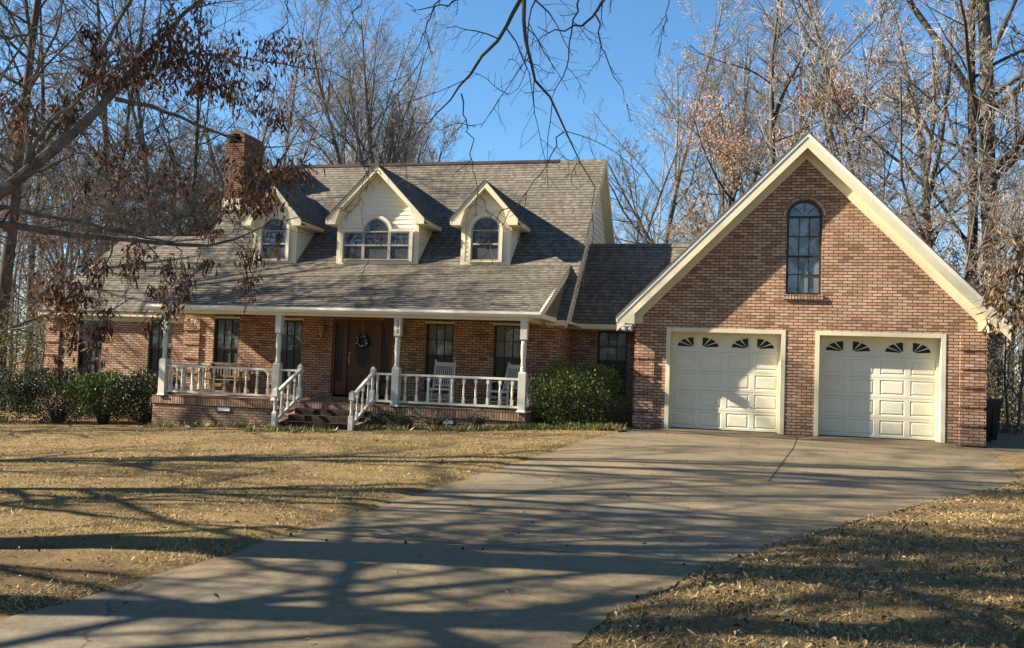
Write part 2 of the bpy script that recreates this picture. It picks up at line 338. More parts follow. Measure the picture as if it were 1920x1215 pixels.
def grid_mesh(name, X, Y, Z, mat, smooth=True):
    n, m = X.shape; V = np.stack([X, Y, Z], -1).reshape(-1, 3); i, j = np.meshgrid(np.arange(n-1), np.arange(m-1), indexing='ij'); b = i*m+j
    F = np.stack([b, b+m, b+m+1, b+1], -1).reshape(-1, 4)
    return raw_mesh(name, V, F, mat, smooth)
def lawn_mat():
    t = NT('dormant_lawn', .95, .1); p = t.pos(); f = t.noise(p, 60, 5, .75); g = t.noise(p, 9, 5, .65); b = t.noise(p, .55, 4, .6); d = t.noise(p, 1.7, 5, .7)
    c = t.ramp(f, [(.28, (.085, .055, .024)), (.5, (.30, .21, .098)), (.72, (.54, .40, .20))])
    c = t.mix(t.M('MULTIPLY', t.sstep(g, .46, .70), .6), c, (.15, .10, .047))
    c = t.mix(t.M('MULTIPLY', t.sstep(d, .52, .68), .6), c, (.105, .105, .035))
    c = t.mix(t.M('MULTIPLY', t.sstep(b, .52, .70), .65), c, (.125, .080, .045))
    bare = t.nd('ShaderNodeVectorMath', operation='DISTANCE'); t.l.new(p, bare.inputs[0]); bare.inputs[1].default_value = (-3.6, -15.4, -.42)
    c = t.mix(t.M('MULTIPLY', t.M('SUBTRACT', 1., t.sstep(t.M('ADD', bare.outputs['Value'], t.M('MULTIPLY', d, 1.6)), 1.2, 2.2)), .5), c, (.17, .112, .070))
    t.col(c); t.bump(t.M('ADD', f, g), .06, 1.); return t.m
LAWN = lawn_mat()
xs = np.concatenate([np.linspace(-420, -34, 12)[:-1], np.arange(-34, -4, .5), np.arange(-4, 8.5, .125), np.arange(8.5, 26.01, .5), np.linspace(26, 420, 12)[1:]])
ys = np.concatenate([np.linspace(-300, -32, 8)[:-1], np.arange(-32, -19, .5), np.arange(-19, 1, .125), np.arange(1, 31, .5), np.linspace(31, 700, 14)[1:]])
X, Y = np.meshgrid(xs, ys, indexing='ij'); Z = ground(X, Y)
Z += edge_rise(X, Y)
Z -= .05*((Y < .3) & (Y > -32) & (X > edl(Y)+.4) & (X < edr(Y)-.4))
Z += np.where((np.abs(X) < 34) & (Y < 31), .012*np.sin(X*3.1+Y*1.3)*np.sin(Y*2.7), 0)
tag(link('lawn', grid_mesh('lawn', X, Y, Z, LAWN)), kind='structure')
def concrete_mat(name, tint=1.):
    t = NT(name, .85, .25); p = t.pos(); f = t.noise(p, 90, 5, .8); m = t.noise(p, 3.5, 6, .7); b = t.noise(t.scale(p, (.35, 1., 1)), .9, 5, .62); st = t.noise(p, .35, 4, .6)
    c = t.ramp(f, [(.25, (.150*tint, .118*tint, .070*tint)), (.6, (.265*tint, .210*tint, .126*tint)), (.85, (.40*tint, .325*tint, .205*tint))])
    c = t.mix(t.M('MULTIPLY', t.sstep(m, .42, .72), .45), c, (.135, .104, .060))
    c = t.mix(t.M('MULTIPLY', t.sstep(b, .46, .70), .6), c, (.225, .165, .088))
    c = t.mix(t.M('MULTIPLY', t.sstep(st, .5, .66), .5), c, (.18, .162, .126))
    md = t.noise(p, 16, 5, .8); c = t.mix(t.sstep(md, .34, .66), t.mix(1., c, (.74, .73, .72), 'MULTIPLY'), c)
    sp = t.noise(p, 240, 2, .6); c = t.mix(t.sstep(sp, .30, .62), t.mix(1., c, (.70, .69, .68), 'MULTIPLY'), c)
    ap = t.nd('ShaderNodeSeparateXYZ'); t.l.new(p, ap.inputs[0]); c = t.mix(t.M('MULTIPLY', t.sstep(t.M('ADD', ap.outputs[1], t.M('MULTIPLY', b, 5.)), -1.0, 2.6), .55), c, (.135, .098, .055))
    vo = t.nd('ShaderNodeTexVoronoi', feature='DISTANCE_TO_EDGE'); t.l.new(t.comb(t.M('ADD', t.nd('ShaderNodeSeparateXYZ').outputs[0], 0), 0.), vo.inputs['Vector'])
    wv = t.nd('ShaderNodeVectorMath', operation='MULTIPLY_ADD'); t.l.new(t.noise(p, 1.3, 4, .6, out=1), wv.inputs[0]); wv.inputs[1].default_value = (.9, .9, .9); t.l.new(p, wv.inputs[2])
    t.l.new(wv.outputs[0], vo.inputs['Vector']); vo.inputs['Scale'].default_value = .22
    crk = t.M('MULTIPLY', t.M('LESS_THAN', vo.outputs['Distance'], .0022), t.sstep(st, .42, .55))
    c = t.mix(t.M('MULTIPLY', crk, .75), c, (.05, .042, .03))
    t.col(c); t.bump(t.M('SUBTRACT', t.M('ADD', t.M('MULTIPLY', f, .5), m), crk), .012, .7); return t.m
CONC = concrete_mat('driveway_concrete'); CONC2 = concrete_mat('grey_concrete', 1.0)
JOINT = plain('joint_filler', (.035, .03, .022), .9, .1)
yy = np.concatenate([np.arange(-32, -17, 1.), np.arange(-17, -.7, .2), np.linspace(-.6, .46, 9)])
ss = np.linspace(0, 1, 41); Yg, S = np.meshgrid(yy, ss, indexing='ij')
Xl = edl(Yg); Xr = edr(Yg); Xg = Xl+(Xr-Xl)*S
def drive_z(x, y):
    z = ground(x, y)+.012
    k = np.clip((y+.9)/.9, 0, 1)**1.5
    door = np.where(((x > .6) & (x < 3.4)) | ((x > 3.8) & (x < 6.7)), 1., 0.)
    return z*(1-k*door)+(-.006)*k*door
tag(link('driveway', grid_mesh('driveway', Xg.T[::1].copy(), Yg.T.copy(), drive_z(Xg, Yg).T.copy(), CONC)), kind='structure')
jm = MB()
def joint(parent_mb, pts, wd):
    for (x0, y0), (x1, y1) in zip(pts, pts[1:]):
        n = max(2, int(math.hypot(x1-x0, y1-y0)/.25)); d = Vector((x1-x0, y1-y0, 0)).normalized(); h = Vector((-d.y, d.x, 0))*wd/2
        for i in range(n):
            q = []
            for k in (i, i+1):
                x = x0+(x1-x0)*k/n; y = y0+(y1-y0)*k/n
                q.append((x, y))
            A = [Vector((q[0][0], q[0][1], 0))-h, Vector((q[1][0], q[1][1], 0))-h, Vector((q[1][0], q[1][1], 0))+h, Vector((q[0][0], q[0][1], 0))+h]
            parent_mb.face([(a.x, a.y, float(drive_z(np.array([a.x]), np.array([a.y]))[0])+.004) for a in A])
joint(jm, [(3.58, -.15), (3.35, -3), (2.78, -8.0)], .015); joint(jm, [(-.95, -8.4), (2.78, -8.0), (5.3, -8.0)], .014)
joint(jm, [(-1.5, -13.4), (2.2, -13.3)], .012)
tag(jm.build('driveway_joint', JOINT), kind='structure')
pv = [(7.42, .4), (6.46, -6.0), (6.9, -5.6), (8.2, -4.2), (9.6, -1), (10.6, 3), (10.9, 9), (7.6, 9), (7.45, 3)]
pm = MB(); ctr = (8.4, 0.5)
def pz(x, y): return gz(x, y)+.02
N_ = 12
for a, b in zip(pv, pv[1:]+pv[:1]):
    for k in range(N_):
        def P_(e, s): x = ctr[0]+(e[0]-ctr[0])*s; y = ctr[1]+(e[1]-ctr[1])*s; return (x, y, pz(x, y))
        s0, s1 = k/N_, (k+1)/N_
        pm.face([P_(a, s0), P_(a, s1), P_(b, s1), P_(b, s0)] if k else [P_(a, 0), P_(a, s1), P_(b, s1)])
tag(pm.build('path', CONC2), kind='structure')
# ------------------------------------------------------------------ the house
HL = 'single storey brick house with three dormers, a front porch and an attached two door garage'
house = empty('brick_house', (-5.3, 0, -.2), label=HL, cat='house')
H0 = Vector(house.location)
def hp(o):                                            # parent keeping world coordinates
    o.parent = house; o.matrix_parent_inverse = Matrix.Translation(-H0); return o
def part(mb, name, mats, label=None):
    o = mb.build(name, mats); hp(o)
    if label: o['label'] = label
    return o
def sub(mb, name, mats, parent, label=None):          # sub part given in world coordinates
    o = mb.build(name, mats); o.parent = parent; o.matrix_parent_inverse = parent.matrix_parent_inverse if parent.parent is None else Matrix.Identity(4)
    if label: o['label'] = label
    return o

def wall_y(mb, x0, x1, z0, z1, y, holes, depth=.12, mi=0, rmi=0):
    """wall facing -Y with rectangular openings (x0,x1,z0,z1) and reveals"""
    xs_ = sorted({x0, x1, *[h[0] for h in holes], *[h[1] for h in holes]}); zs_ = sorted({z0, z1, *[h[2] for h in holes], *[h[3] for h in holes]})
    for a, b in zip(xs_, xs_[1:]):
        for c, d in zip(zs_, zs_[1:]):
            if any(h[0] < (a+b)/2 < h[1] and h[2] < (c+d)/2 < h[3] for h in holes): continue
            mb.face([(a, y, c), (b, y, c), (b, y, d), (a, y, d)], mi)
    for a, b, c, d in holes:
        mb.face([(a, y, c), (a, y, d), (a, y+depth, d), (a, y+depth, c)], rmi); mb.face([(b, y, d), (b, y, c), (b, y+depth, c), (b, y+depth, d)], rmi)
        mb.face([(a, y, d), (b, y, d), (b, y+depth, d), (a, y+depth, d)], rmi); mb.face([(b, y, c), (a, y, c), (a, y+depth, c), (b, y+depth, c)], rmi)
def clip(poly, f, keep=1):
    out = []
    for i in range(len(poly)):
        a, b = poly[i], poly[(i+1) % len(poly)]; fa, fb = f(a)*keep, f(b)*keep
        if fa >= 0: out.append(a)
        if (fa >= 0) != (fb >= 0):
            t = fa/(fa-fb); out.append(tuple(p+(q-p)*t for p, q in zip(a, b)))
    return out
def siding(mb, poly, to3, h=.15, th=.016, z0=0.):
    """lap boards clipped to a convex polygon of (a,z); to3(a,z,out) gives the world point"""
    zmin = min(p[1] for p in poly); zmax = max(p[1] for p in poly); k = math.floor((zmin-z0)/h)
    while z0+k*h < zmax:
        zb = z0+k*h; zt = zb+h; k += 1
        q = clip(clip(poly, lambda p: p[1]-zb), lambda p: zt-p[1])
        if len(q) < 3: continue
        off = lambda z: th*(1-(z-zb)/h)+.003
        mb.face([to3(a, z, off(z)) for a, z in q])
        bot = [p for p in q if abs(p[1]-zb) < 1e-6]
        if len(bot) >= 2:
            a0, a1 = min(p[0] for p in bot), max(p[0] for p in bot)
            mb.face([to3(a0, zb, off(zb)), to3(a1, zb, off(zb)), to3(a1, zb, 0), to3(a0, zb, 0)])
def arch_pts(x0, x1, zs, n=14, k=1.):
    c = (x0+x1)/2; r = (x1-x0)/2
    return [(c+r*math.cos(math.pi*i/n), zs+r*k*math.sin(math.pi*i/n)) for i in range(n+1)]
def outline(x0, x1, zb, zs, k=1., n=14):
    return [(x0, zb), (x1, zb)]+arch_pts(x0, x1, zs, n, k) if k else [(x0, zb), (x1, zb), (x1, zs), (x0, zs)]
def ring(mb, po, pi_, y0, y1, mi=0):
    n = len(po)
    for i in range(n):
        j = (i+1) % n; a, b, c, d = po[i], po[j], pi_[j], pi_[i]
        mb.face([(a[0], y0, a[1]), (b[0], y0, b[1]), (c[0], y0, c[1]), (d[0], y0, d[1])], mi)
        mb.face([(d[0], y0, d[1]), (c[0], y0, c[1]), (c[0], y1, c[1]), (d[0], y1, d[1])], mi)
        mb.face([(b[0], y0, b[1]), (a[0], y0, a[1]), (a[0], y1, a[1]), (b[0], y1, b[1])], mi)

def sash_window(x0, x1, z0, z1, y, cols=3, up=BLIND, low=SCREEN, label=None):
    """double hung window, frame front at y"""
    f = MB(); zm = (z0+z1)/2+.06; fw = .045
    ring(f, [(x0, z0), (x1, z0), (x1, z1), (x0, z1)], [(x0+fw, z0+fw), (x1-fw, z0+fw), (x1-fw, z1-fw), (x0+fw, z1-fw)], y, y+.09)
    f.box(x0+fw, x1-fw, y+.012, y+.07, zm-.022, zm+.022)
    for i in range(1, cols):
        x = x0+fw+(x1-x0-2*fw)*i/cols
        f.box(x-.009, x+.009, y+.022, y+.045, zm+.022, z1-fw); f.box(x-.009, x+.009, y+.030, y+.055, z0+fw, zm-.022)
    for za, zb, o in ((zm+.022, z1-fw, .021), (z0+fw, zm-.022, .029)):
        zc = (za+zb)/2; f.box(x0+fw, x1-fw, y+o, y+o+.025, zc-.009, zc+.009)
    wn = part(f, 'window', BRONZE, label)
    a = MB(); a.face([(x0+fw, y+.046, zm+.02), (x1-fw, y+.046, zm+.02), (x1-fw, y+.046, z1-fw), (x0+fw, y+.046, z1-fw)]); sub(a, 'pane', up, wn)
    a = MB(); a.face([(x0+fw, y+.056, z0+fw), (x1-fw, y+.056, z0+fw), (x1-fw, y+.056, zm-.02), (x0+fw, y+.056, zm-.02)]); sub(a, 'pane', low, wn)
    return wn
def head_trim(x0, x1, z, y):
    m = MB(); m.box(x0-.03, x1+.03, y-.018, y+.05, z, z+.055); return m

GW = 7.315; YH = 1.467; YB = 3.40; YL = 2.12; ZF = 2.336
# -- garage front wall with its two door openings and the arched window
OPEN = [(.69, 3.295), (3.92, 6.56)]; OZ = 2.289; RD = .27
gx0, gx1, gsp, gbz = 3.27, 4.02, 4.835, 3.08
g = MB(); zt = OZ+.11
wall_y(g, 0, GW, -.45, zt, 0, [(a, b, -.46, OZ) for a, b in OPEN], .02)
apex = 6.24; sh = 2.62; xc = GW/2; slope = (apex-sh)/(xc-.02)
arc = arch_pts(gx0, gx1, gsp, 18, .96); half = [p for p in arc if p[0] <= (gx0+gx1)/2+1e-6]
def side(pts): g.face([(a, 0, z) for a, z in pts])
wc = (gx0+gx1)/2
L_ = [(0, zt), (wc, zt), (wc, gbz), (gx0, gbz), (gx0, gsp)]+[p for p in reversed(arc) if p[0] < wc-1e-6 and p[1] > gsp+1e-6]+[(wc, gsp+.96*(gx1-gx0)/2), (wc, apex+.3), (xc-.02-(xc-.02), sh+.35)]
Rr_ = [(GW, zt), (GW, sh+.35), (wc, apex+.3), (wc, gsp+.96*(gx1-gx0)/2)]+[p for p in reversed(arc) if p[0] > wc+1e-6 and p[1] > gsp+1e-6]+[(gx1, gsp), (gx1, gbz), (wc, gbz), (wc, zt)]
side(L_); side(Rr_)
po = [(gx0, gbz), (gx1, gbz)]+arc
for i in range(len(po)):
    a, b = po[i], po[(i+1) % len(po)]; g.face([(b[0], 0, b[1]), (a[0], 0, a[1]), (a[0], .12, a[1]), (b[0], .12, b[1])])
g.box(0, .1, .001, 7.9, -.45, sh+.3, 0, 'f'); g.box(GW-.1, GW, .001, 7.9, -.45, sh+.3, 0, 'f')
part(g, 'garage_wall', BRICK)
for x0, x1, zs_ in ((6.83, GW+.025, (1.97, 1.57, 1.18, .775, .375, -.02)), (-.025, .43, (1.97, 1.57, 1.18, .775, .375, -.02))):
    for z in zs_:
        q = MB(); q.box(x0, x1, -.045, .2, z, z+.318, 0, 'b'); part(q, 'quoin', BRICK)
ar = MB(); n_ = 18; r0, r1 = (gx1-gx0)/2, (gx1-gx0)/2+.1        # header brick ring over the arch
for i in range(n_):
    a0, a1 = math.pi*i/n_, math.pi*(i+1)/n_
    q = [(wc+r*math.cos(a), -.004, gsp+.96*r*math.sin(a)) for r, a in ((r0, a0), (r1, a0), (r1, a1), (r0, a1))]
    ar.face(q[::-1], 0, [(.05, a1*.44), (.15, a1*.44), (.15, a0*.44), (.05, a0*.44)])
part(ar, 'window_arch', ROWLOCK)
sl_ = MB(); sl_.box(gx0-.04, gx1+.04, -.05, .1, gbz-.10, gbz); part(sl_, 'window_sill', ROWLOCK)
# arched garage window
f = MB(); fw = .05; y = .05
ins = lambda x0, x1, zb, zs, k, w_: outline(x0+w_, x1-w_, zb+w_, zs, k)
ring(f, outline(gx0, gx1, gbz, gsp, .96), ins(gx0, gx1, gbz, gsp, .96, fw), y, y+.07)
f.box(gx0+fw, gx1-fw, y+.01, y+.06, gsp-.035, gsp+.01); zm = gbz+.86
f.box(gx0+fw, gx1-fw, y+.015, y+.06, zm-.025, zm+.02)
for i in (1, 2):
    x = gx0+fw+(gx1-gx0-2*fw)*i/3; f.box(x-.009, x+.009, y+.025, y+.05, gbz+fw, gsp-.035)
for z in ((gbz+fw+zm)/2, (zm+gsp)/2): f.box(gx0+fw, gx1-fw, y+.026, y+.05, z-.008, z+.008)
for a in (45, 90, 135): f.beam((wc+.09*math.cos(R(a)), y+.035, gsp+.09*math.sin(R(a))), (wc+.31*math.cos(R(a)), y+.035, gsp+.29*math.sin(R(a))), .012, .014, 0, (0, 1, 0))
fr = part(f, 'window', BRONZE, 'tall arched window in the garage gable')
a = MB(); a.face([(p[0], y+.052, p[1]) for p in ins(gx0, gx1, gbz, gsp, .96, fw)]); sub(a, 'pane', GRGLASS, fr)
# garage doors
def garage_door(x0, x1):
    t = MB(); cz = .09
    t.box(x0, x0+cz, -.012, RD+.05, -.04, OZ); t.box(x1-cz, x1, -.012, RD+.05, -.04, OZ); t.box(x0+cz, x1-cz, -.012, RD+.05, OZ-cz, OZ)
    t.box(x0+cz, x0+cz+.045, RD-.03, RD+.02, -.03, OZ-cz); t.box(x1-cz-.045, x1-cz, RD-.03, RD+.02, -.03, OZ-cz); t.box(x0+cz+.045, x1-cz-.045, RD-.03, RD+.02, OZ-cz-.045, OZ-cz)
    part(t, 'door_frame', CREAM)
    a, b, z0, z1 = x0+cz, x1-cz, 0.004, OZ-cz; d = MB(); yd_ = RD; cw = (b-a)/4; rh = (z1-z0)/5; fans = []
    for r in range(5):
        for c in range(4):
            X0, X1, Z0, Z1 = a+c*cw, a+(c+1)*cw, z0+r*rh, z0+(r+1)*rh; mx = .055 if r < 4 else .05; mz = .055
            lv = [(0, 0, 0.), (mx, mz, 0.), (mx+.014, mz+.014, .013), (mx+.022, mz+.022, .013), (mx+.05, mz+.05, .001)] if r < 4 else [(0, 0, 0.), (mx, mz, 0.), (mx+.012, mz+.012, .010)]
            R4 = [[(X0+p, yd_+q, Z0+s), (X1-p, yd_+q, Z0+s), (X1-p, yd_+q, Z1-s), (X0+p, yd_+q, Z1-s)] for p, s, q in lv]
            for A, B in zip(R4, R4[1:]):
                for i in range(4): d.face([A[i], A[(i+1) % 4], B[(i+1) % 4], B[i]])
            d.face(R4[-1])
            if r == 4:                       # quarter sunburst light, its hub at the pair's middle
                left = c % 2 == 0; hx = X1-.095 if left else X0+.095; hz = Z0+.105; sx = -1 if left else 1; rx, rz = .37, .225
                fan = MB(); fans.append(fan)
                for k in range(3):
                    a0, a1 = R(5+k*30), R(28+k*30) if k < 2 else R(89)
                    n = 5; prev = None
                    inner = .055
                    for j in range(n):
                        t0, t1 = a0+(a1-a0)*j/n, a0+(a1-a0)*(j+1)/n
                        q = [(hx+sx*rx*m_*math.cos(t_), yd_+.006, hz+rz*m_*math.sin(t_)) for m_, t_ in ((.16, t0), (1, t0), (1, t1), (.16, t1))]
                        fan.face(q if sx > 0 else q[::-1])
    for r in range(1, 5): d.box(a, b, yd_-.0015, yd_+.006, z0+r*rh-.003, z0+r*rh+.003, 1)
    dr = part(d, 'garage_door', [DOORC, plain('door_seam', (.30, .28, .21), .7)])
    for fan in fans: sub(fan, 'window_pane', BLACKFAN, dr)
    s = MB(); s.box(a, b, yd_-.01, yd_+.03, -.02, .012); sub(s, 'bottom_seal', BLACKPL, dr)
for a, b in OPEN: garage_door(a, b)
# garage roof and rake trim
YO = -.33; ZA = 6.614; TX = -.41; TZ = 2.493; gs = (ZA-TZ)/(xc-TX)
def zr_(x): return ZA-gs*abs(x-xc)
def rake_frame(mb, y0, y1, ztop, zlow):
    """inverted V strip between top offset and lower offset (vertical)"""
    for s in (-1, 1):
        x1_ = xc+s*(xc-TX)
        P = [(xc, ZA+ztop), (x1_, TZ+ztop), (x1_, TZ+zlow), (xc, ZA+zlow)]
        mb.prism(P, y0, y1)
m = MB(); rake_frame(m, YO, YO+.035, -.015, -.33); part(m, 'rake_board', CREAM)
m = MB(); rake_frame(m, YO-.012, YO+.0, .0, -.085); part(m, 'rake_trim', GUTTER)
m = MB(); rake_frame(m, YO+.036, -.004, -.20, -.24); part(m, 'soffit', CREAM)
m = MB()
for s in (-1, 1):
    X_ = lambda x: xc+s*(xc-x)
    m.prism([(xc, ZA-.24), (X_(.14), zr_(.14)-.24), (X_(.14), zr_(.14)-.24-.27), (xc, ZA-.24-.27)], -.03, -.003)
    m.box(X_(-.012), X_(.14), -.032, -.003, 2.36, zr_(.14)-.24)
part(m, 'frieze_board', CREAM)
for s in (-1, 1):                                   # boxed eave returns
    X_ = lambda x: xc+s*(xc-x); m = MB()
    m.prism([(X_(TX), TZ-.02), (X_(TX), TZ-.12), (X_(-.015), TZ-.16), (X_(-.015), zr_(-.015)-.30), ], YO+.001, .2)
    m.box(X_(TX), X_(-.015),   .2, 8.1, TZ-.14, TZ-.10)
    part(m, 'eave_return', CREAM)
    m = MB(); m.box(X_(TX)-.02*(s < 0)*-1, X_(TX-.02), YO-.01, 8.2, TZ-.12, TZ+.0); part(m, 'gutter', GUTTER)
m = MB()
for s in (-1, 1):
    X_ = lambda x: xc+s*(xc-x)
    P = [(X_(TX-.03), TZ-.03), (xc, ZA), (xc, ZA+.035), (X_(TX-.03), TZ+.005)]
    m.prism(P, YO-.02, 8.2)
part(m, 'roof', SHING)
m = MB(); m.box(-.0, GW, 7.8, 7.9, -.4, 2.6); m.face([(GW, 7.9, 2.6), (0, 7.9, 2.6), (xc, 7.9, ZA-.1)]); part(m, 'rear_wall', BRICK)
# flood lamp under the left eave return
m = MB(); m.box(-.30, -.06, -.40, -.30, 2.27, 2.31); m.lathe([(.03, 0), (.055, .07), (.06, .12)], (-.24, -.42, 2.22), 8, 0, 'y'); m.lathe([(.03, 0), (.055, .07), (.06, .12)], (-.10, -.42, 2.22), 8, 0, 'y'); part(m, 'flood_lamp', GUTTER)

# -- main block
RX0, RX1 = -13.65, -1.83; YR, ZR, MS = 6.61, 7.745, .94
def zm_(y): return ZR-MS*(YR-y)
WX0, WX1 = -12.79, RX1-.30; YE = -.716; PZ = 2.52; BRK = 2.62; BZ = zm_(BRK); PX0, PX1 = -12.42, -2.08
WIN = [(-11.87, -11.10), (-9.95, -9.19), (-5.64, -4.89), (-3.80, -3.05)]; WZ0, WZ1 = .52, 2.335; DX0, DX1, DZ0, DZ1 = -8.29, -6.56, .36, 2.375
wl = MB(); wall_y(wl, WX0, WX1, -1.1, ZF+.06, YH, [(a, b, WZ0, WZ1) for a, b in WIN]+[(DX0, DX1, DZ0, DZ1)], .10)
wl.box(WX1-.1, WX1, YH+.001, 9, -.8, ZF+.06, 0, 'f'); wl.box(WX0, WX0+.1, YH+.001, 9, -1.1, ZF+.06, 0, 'f'); part(wl, 'wall', BRICK)
for z in (1.97, 1.57, 1.18, .775, .375):
    q = MB(); q.box(WX0-.02, WX0+.5, YH-.045, YH+.1, z, z+.318, 0, 'b'); part(q, 'quoin', BRICK)
for i, (a, b) in enumerate(WIN):
    sash_window(a, b, WZ0, WZ1, YH+.05, 3, BLIND if i > 1 else glass_mat('dim_curtain_glass', (.06, .06, .055), .3), SCREEN)
    part(head_trim(a, b, WZ1-.02, YH), 'window_head', CREAM)
    s = MB(); s.box(a-.03, b+.03, YH-.045, YH+.1, WZ0-.09, WZ0); part(s, 'window_sill', ROWLOCK)
# front door unit with side lights
m = MB(); y = YH+.03
m.box(DX0, DX0+.07, y, y+.12, DZ0, DZ1); m.box(DX1-.07, DX1, y, y+.12, DZ0, DZ1); m.box(DX0+.07, DX1-.07, y, y+.12, DZ1-.07, DZ1)
da, db = -7.86, -6.98
m.box(da-.09, da, y+.005, y+.12, DZ0, DZ1-.07); m.box(db, db+.09, y+.005, y+.12, DZ0, DZ1-.07)
m.box(DX0+.07, DX1-.07, y-.03, y+.1, DZ0-.05, DZ0+.0)
for a, b in ((DX0+.07, da-.09), (db+.09, DX1-.07)):
    m.box(a, b, y+.05, y+.10, DZ0, DZ0+.35); m.box(a, b, y+.05, y+.10, DZ1-.17, DZ1-.07); m.box(a, a+.05, y+.05, y+.1, DZ0+.35, DZ1-.17); m.box(b-.05, b, y+.05, y+.1, DZ0+.35, DZ1-.17)
dfr = part(m, 'door_frame', WOODDOOR)
for a, b in ((DX0+.12, da-.14), (db+.14, DX1-.12)):
    q = MB(); q.face([(a, y+.075, DZ0+.35), (b, y+.075, DZ0+.35), (b, y+.075, DZ1-.17), (a, y+.075, DZ1-.17)])
    for k in range(1, 5):
        z = DZ0+.35+(DZ1-.52-DZ0)*k/5; q.box(a, b, y+.068, y+.074, z-.006, z+.006, 1)
    sub(q, 'side_light', [DOORGL, WOODDOOR], dfr)
d = MB(); yd_ = y+.05; d.box(da, db, yd_, yd_+.045, DZ0, DZ1-.07)
for (a, b, c, e) in ((da+.10, da+.40, DZ0+.12, DZ0+.55), (db-.40, db-.10, DZ0+.12, DZ0+.55)):
    ring(d, [(a, c), (b, c), (b, e), (a, e)], [(a+.035, c+.035), (b-.035, c+.035), (b-.035, e-.035), (a+.035, e-.035)], yd_-.014, yd_)
dc = (da+db)/2; oz = DZ0+1.25
ell = lambda rx, rz, n=28: [(dc+rx*math.cos(2*math.pi*i/n), oz+rz*math.sin(2*math.pi*i/n)) for i in range(n)]
ring(d, ell(.26, .55), ell(.215, .505), yd_-.018, yd_)
dr = part(d, 'front_door', WOODDOOR)
q = MB(); q.face([(a, yd_-.006, b) for a, b in ell(.215, .505)]); sub(q, 'oval_pane', DOORGL, dr)
q = MB(); q.lathe([(.024, 0), (.024, .02)], (da+.06, yd_-.02, DZ0+1.12), 10, 0, 'y'); q.box(da+.045, da+.075, yd_-.015, yd_, DZ0+.82, DZ0+1.05); q.beam((da+.06, yd_-.05, DZ0+.84), (da+.06, yd_-.05, DZ0+1.0), .018, .018, 0, (0, 1, 0)); q.lathe([(.02, 0), (.012, .05)], (da+.06, yd_-.05, DZ0+1.0), 8, 0, 'y'); sub(q, 'door_handle', BRASS, dr)
q = MB(); q.box(da-.32, db+.20, YH-.36, YH+.03, .21, DZ0-.05); part(q, 'door_step', ROWLOCK)
# wall lanterns are bolted to the brick
def lantern(x, z):
    q = MB(); y = YH-.12
    q.box(x-.05, x+.05, YH-.02, YH, z-.06, z+.10); q.beam((x, YH-.01, z+.08), (x, y, z+.16), .02, .02)
    q.lathe([(.015, .17), (.03, .13), (.095, .09), (.10, .075), (.085, .07)], (x, y, z), 12); q.lathe([(.08, -.10), (.06, -.14), (.015, -.18), (.03, -.21), (.0, -.24)], (x, y, z), 10); q.lathe([(.012, .17), (.022, .20), (.006, .25)], (x, y, z), 8)
    for i in range(6):
        a = math.pi/3*i; q.beam((x+.068*math.cos(a), y+.068*math.sin(a), z-.11), (x+.08*math.cos(a), y+.08*math.sin(a), z+.075), .008, .008, 0, (1, 0, 0))
    o = part(q, 'wall_lantern', BRASS); q = MB(); q.lathe([(.060, -.10), (.072, .07)], (x, y, z), 12); sub(q, 'lamp_glass', plain('lamp_glass', (.35, .22, .12), .25, .5), o)
lantern(-8.56, 2.08); lantern(-6.28, 2.08)
# porch slab, steps, landing
PY = -.655; FZ = .22
m = MB(); m.box(-12.20, -2.42, PY+.03, YH, -1.1, FZ-.2, 0, 'tu'); part(m, 'porch_foundation', BRICK)
m = MB()
for a, b in ((-12.22, -2.40),): m.box(a, b, PY, YH-.002, FZ-.20, FZ, 0, 'b')
part(m, 'porch_floor', ROWLOCK)
def vent(x0, x1, z0, z1, y):
    m = MB(); ring(m, [(x0, z0), (x1, z0), (x1, z1), (x0, z1)], [(x0+.025, z0+.025), (x1-.025, z0+.025), (x1-.025, z1-.025), (x0+.025, z1-.025)], y-.02, y+.01, 2)
    for k in range(3):
        z = z0+.03+(z1-z0-.05)*(k+.2)/3; m.face([(x0+.025, y-.014, z), (x1-.025, y-.014, z), (x1-.025, y+.0, z+.025), (x0+.025, y+.0, z+.025)])
    m.face([(x0+.025, y-.001, z0+.025), (x1-.025, y-.001, z0+.025), (x1-.025, y-.001, z1-.025), (x0+.025, y-.001, z1-.025)], 1)
    part(m, 'foundation_vent', [GUTTER, BLACKPL, IRON])
vent(-10.37, -9.95, -.13, .02, PY+.03); vent(-4.52, -4.10, -.15, .01, PY+.03)
SX0, SX1 = -8.02, -6.22; gst = gz(-7, -1.7)+.05
nst = 4; rise = (FZ-gst)/nst
m = MB()
for k in range(nst-1): m.box(SX0, SX1, PY-.32*(nst-1-k), PY-.32*(nst-2-k)-.001 if k < nst-2 else PY-.002, gst-.3, gst+rise*(k+1), 0, 'u')
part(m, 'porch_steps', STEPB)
for x in (SX0-.16, SX1):
    m = MB(); m.prism([(PY, FZ-.21), (PY-.99, gst+.10), (PY-.99, gst-.4), (PY, gst-.4)], x, x+.16, 0, 'x'); part(m, 'step_wall', BRICK)
m = MB(); m.box(-8.5, -5.9, -2.35, PY-.96, gst-.2, gst+.02); tag(m.build('front_walk', CONC2), kind='structure')
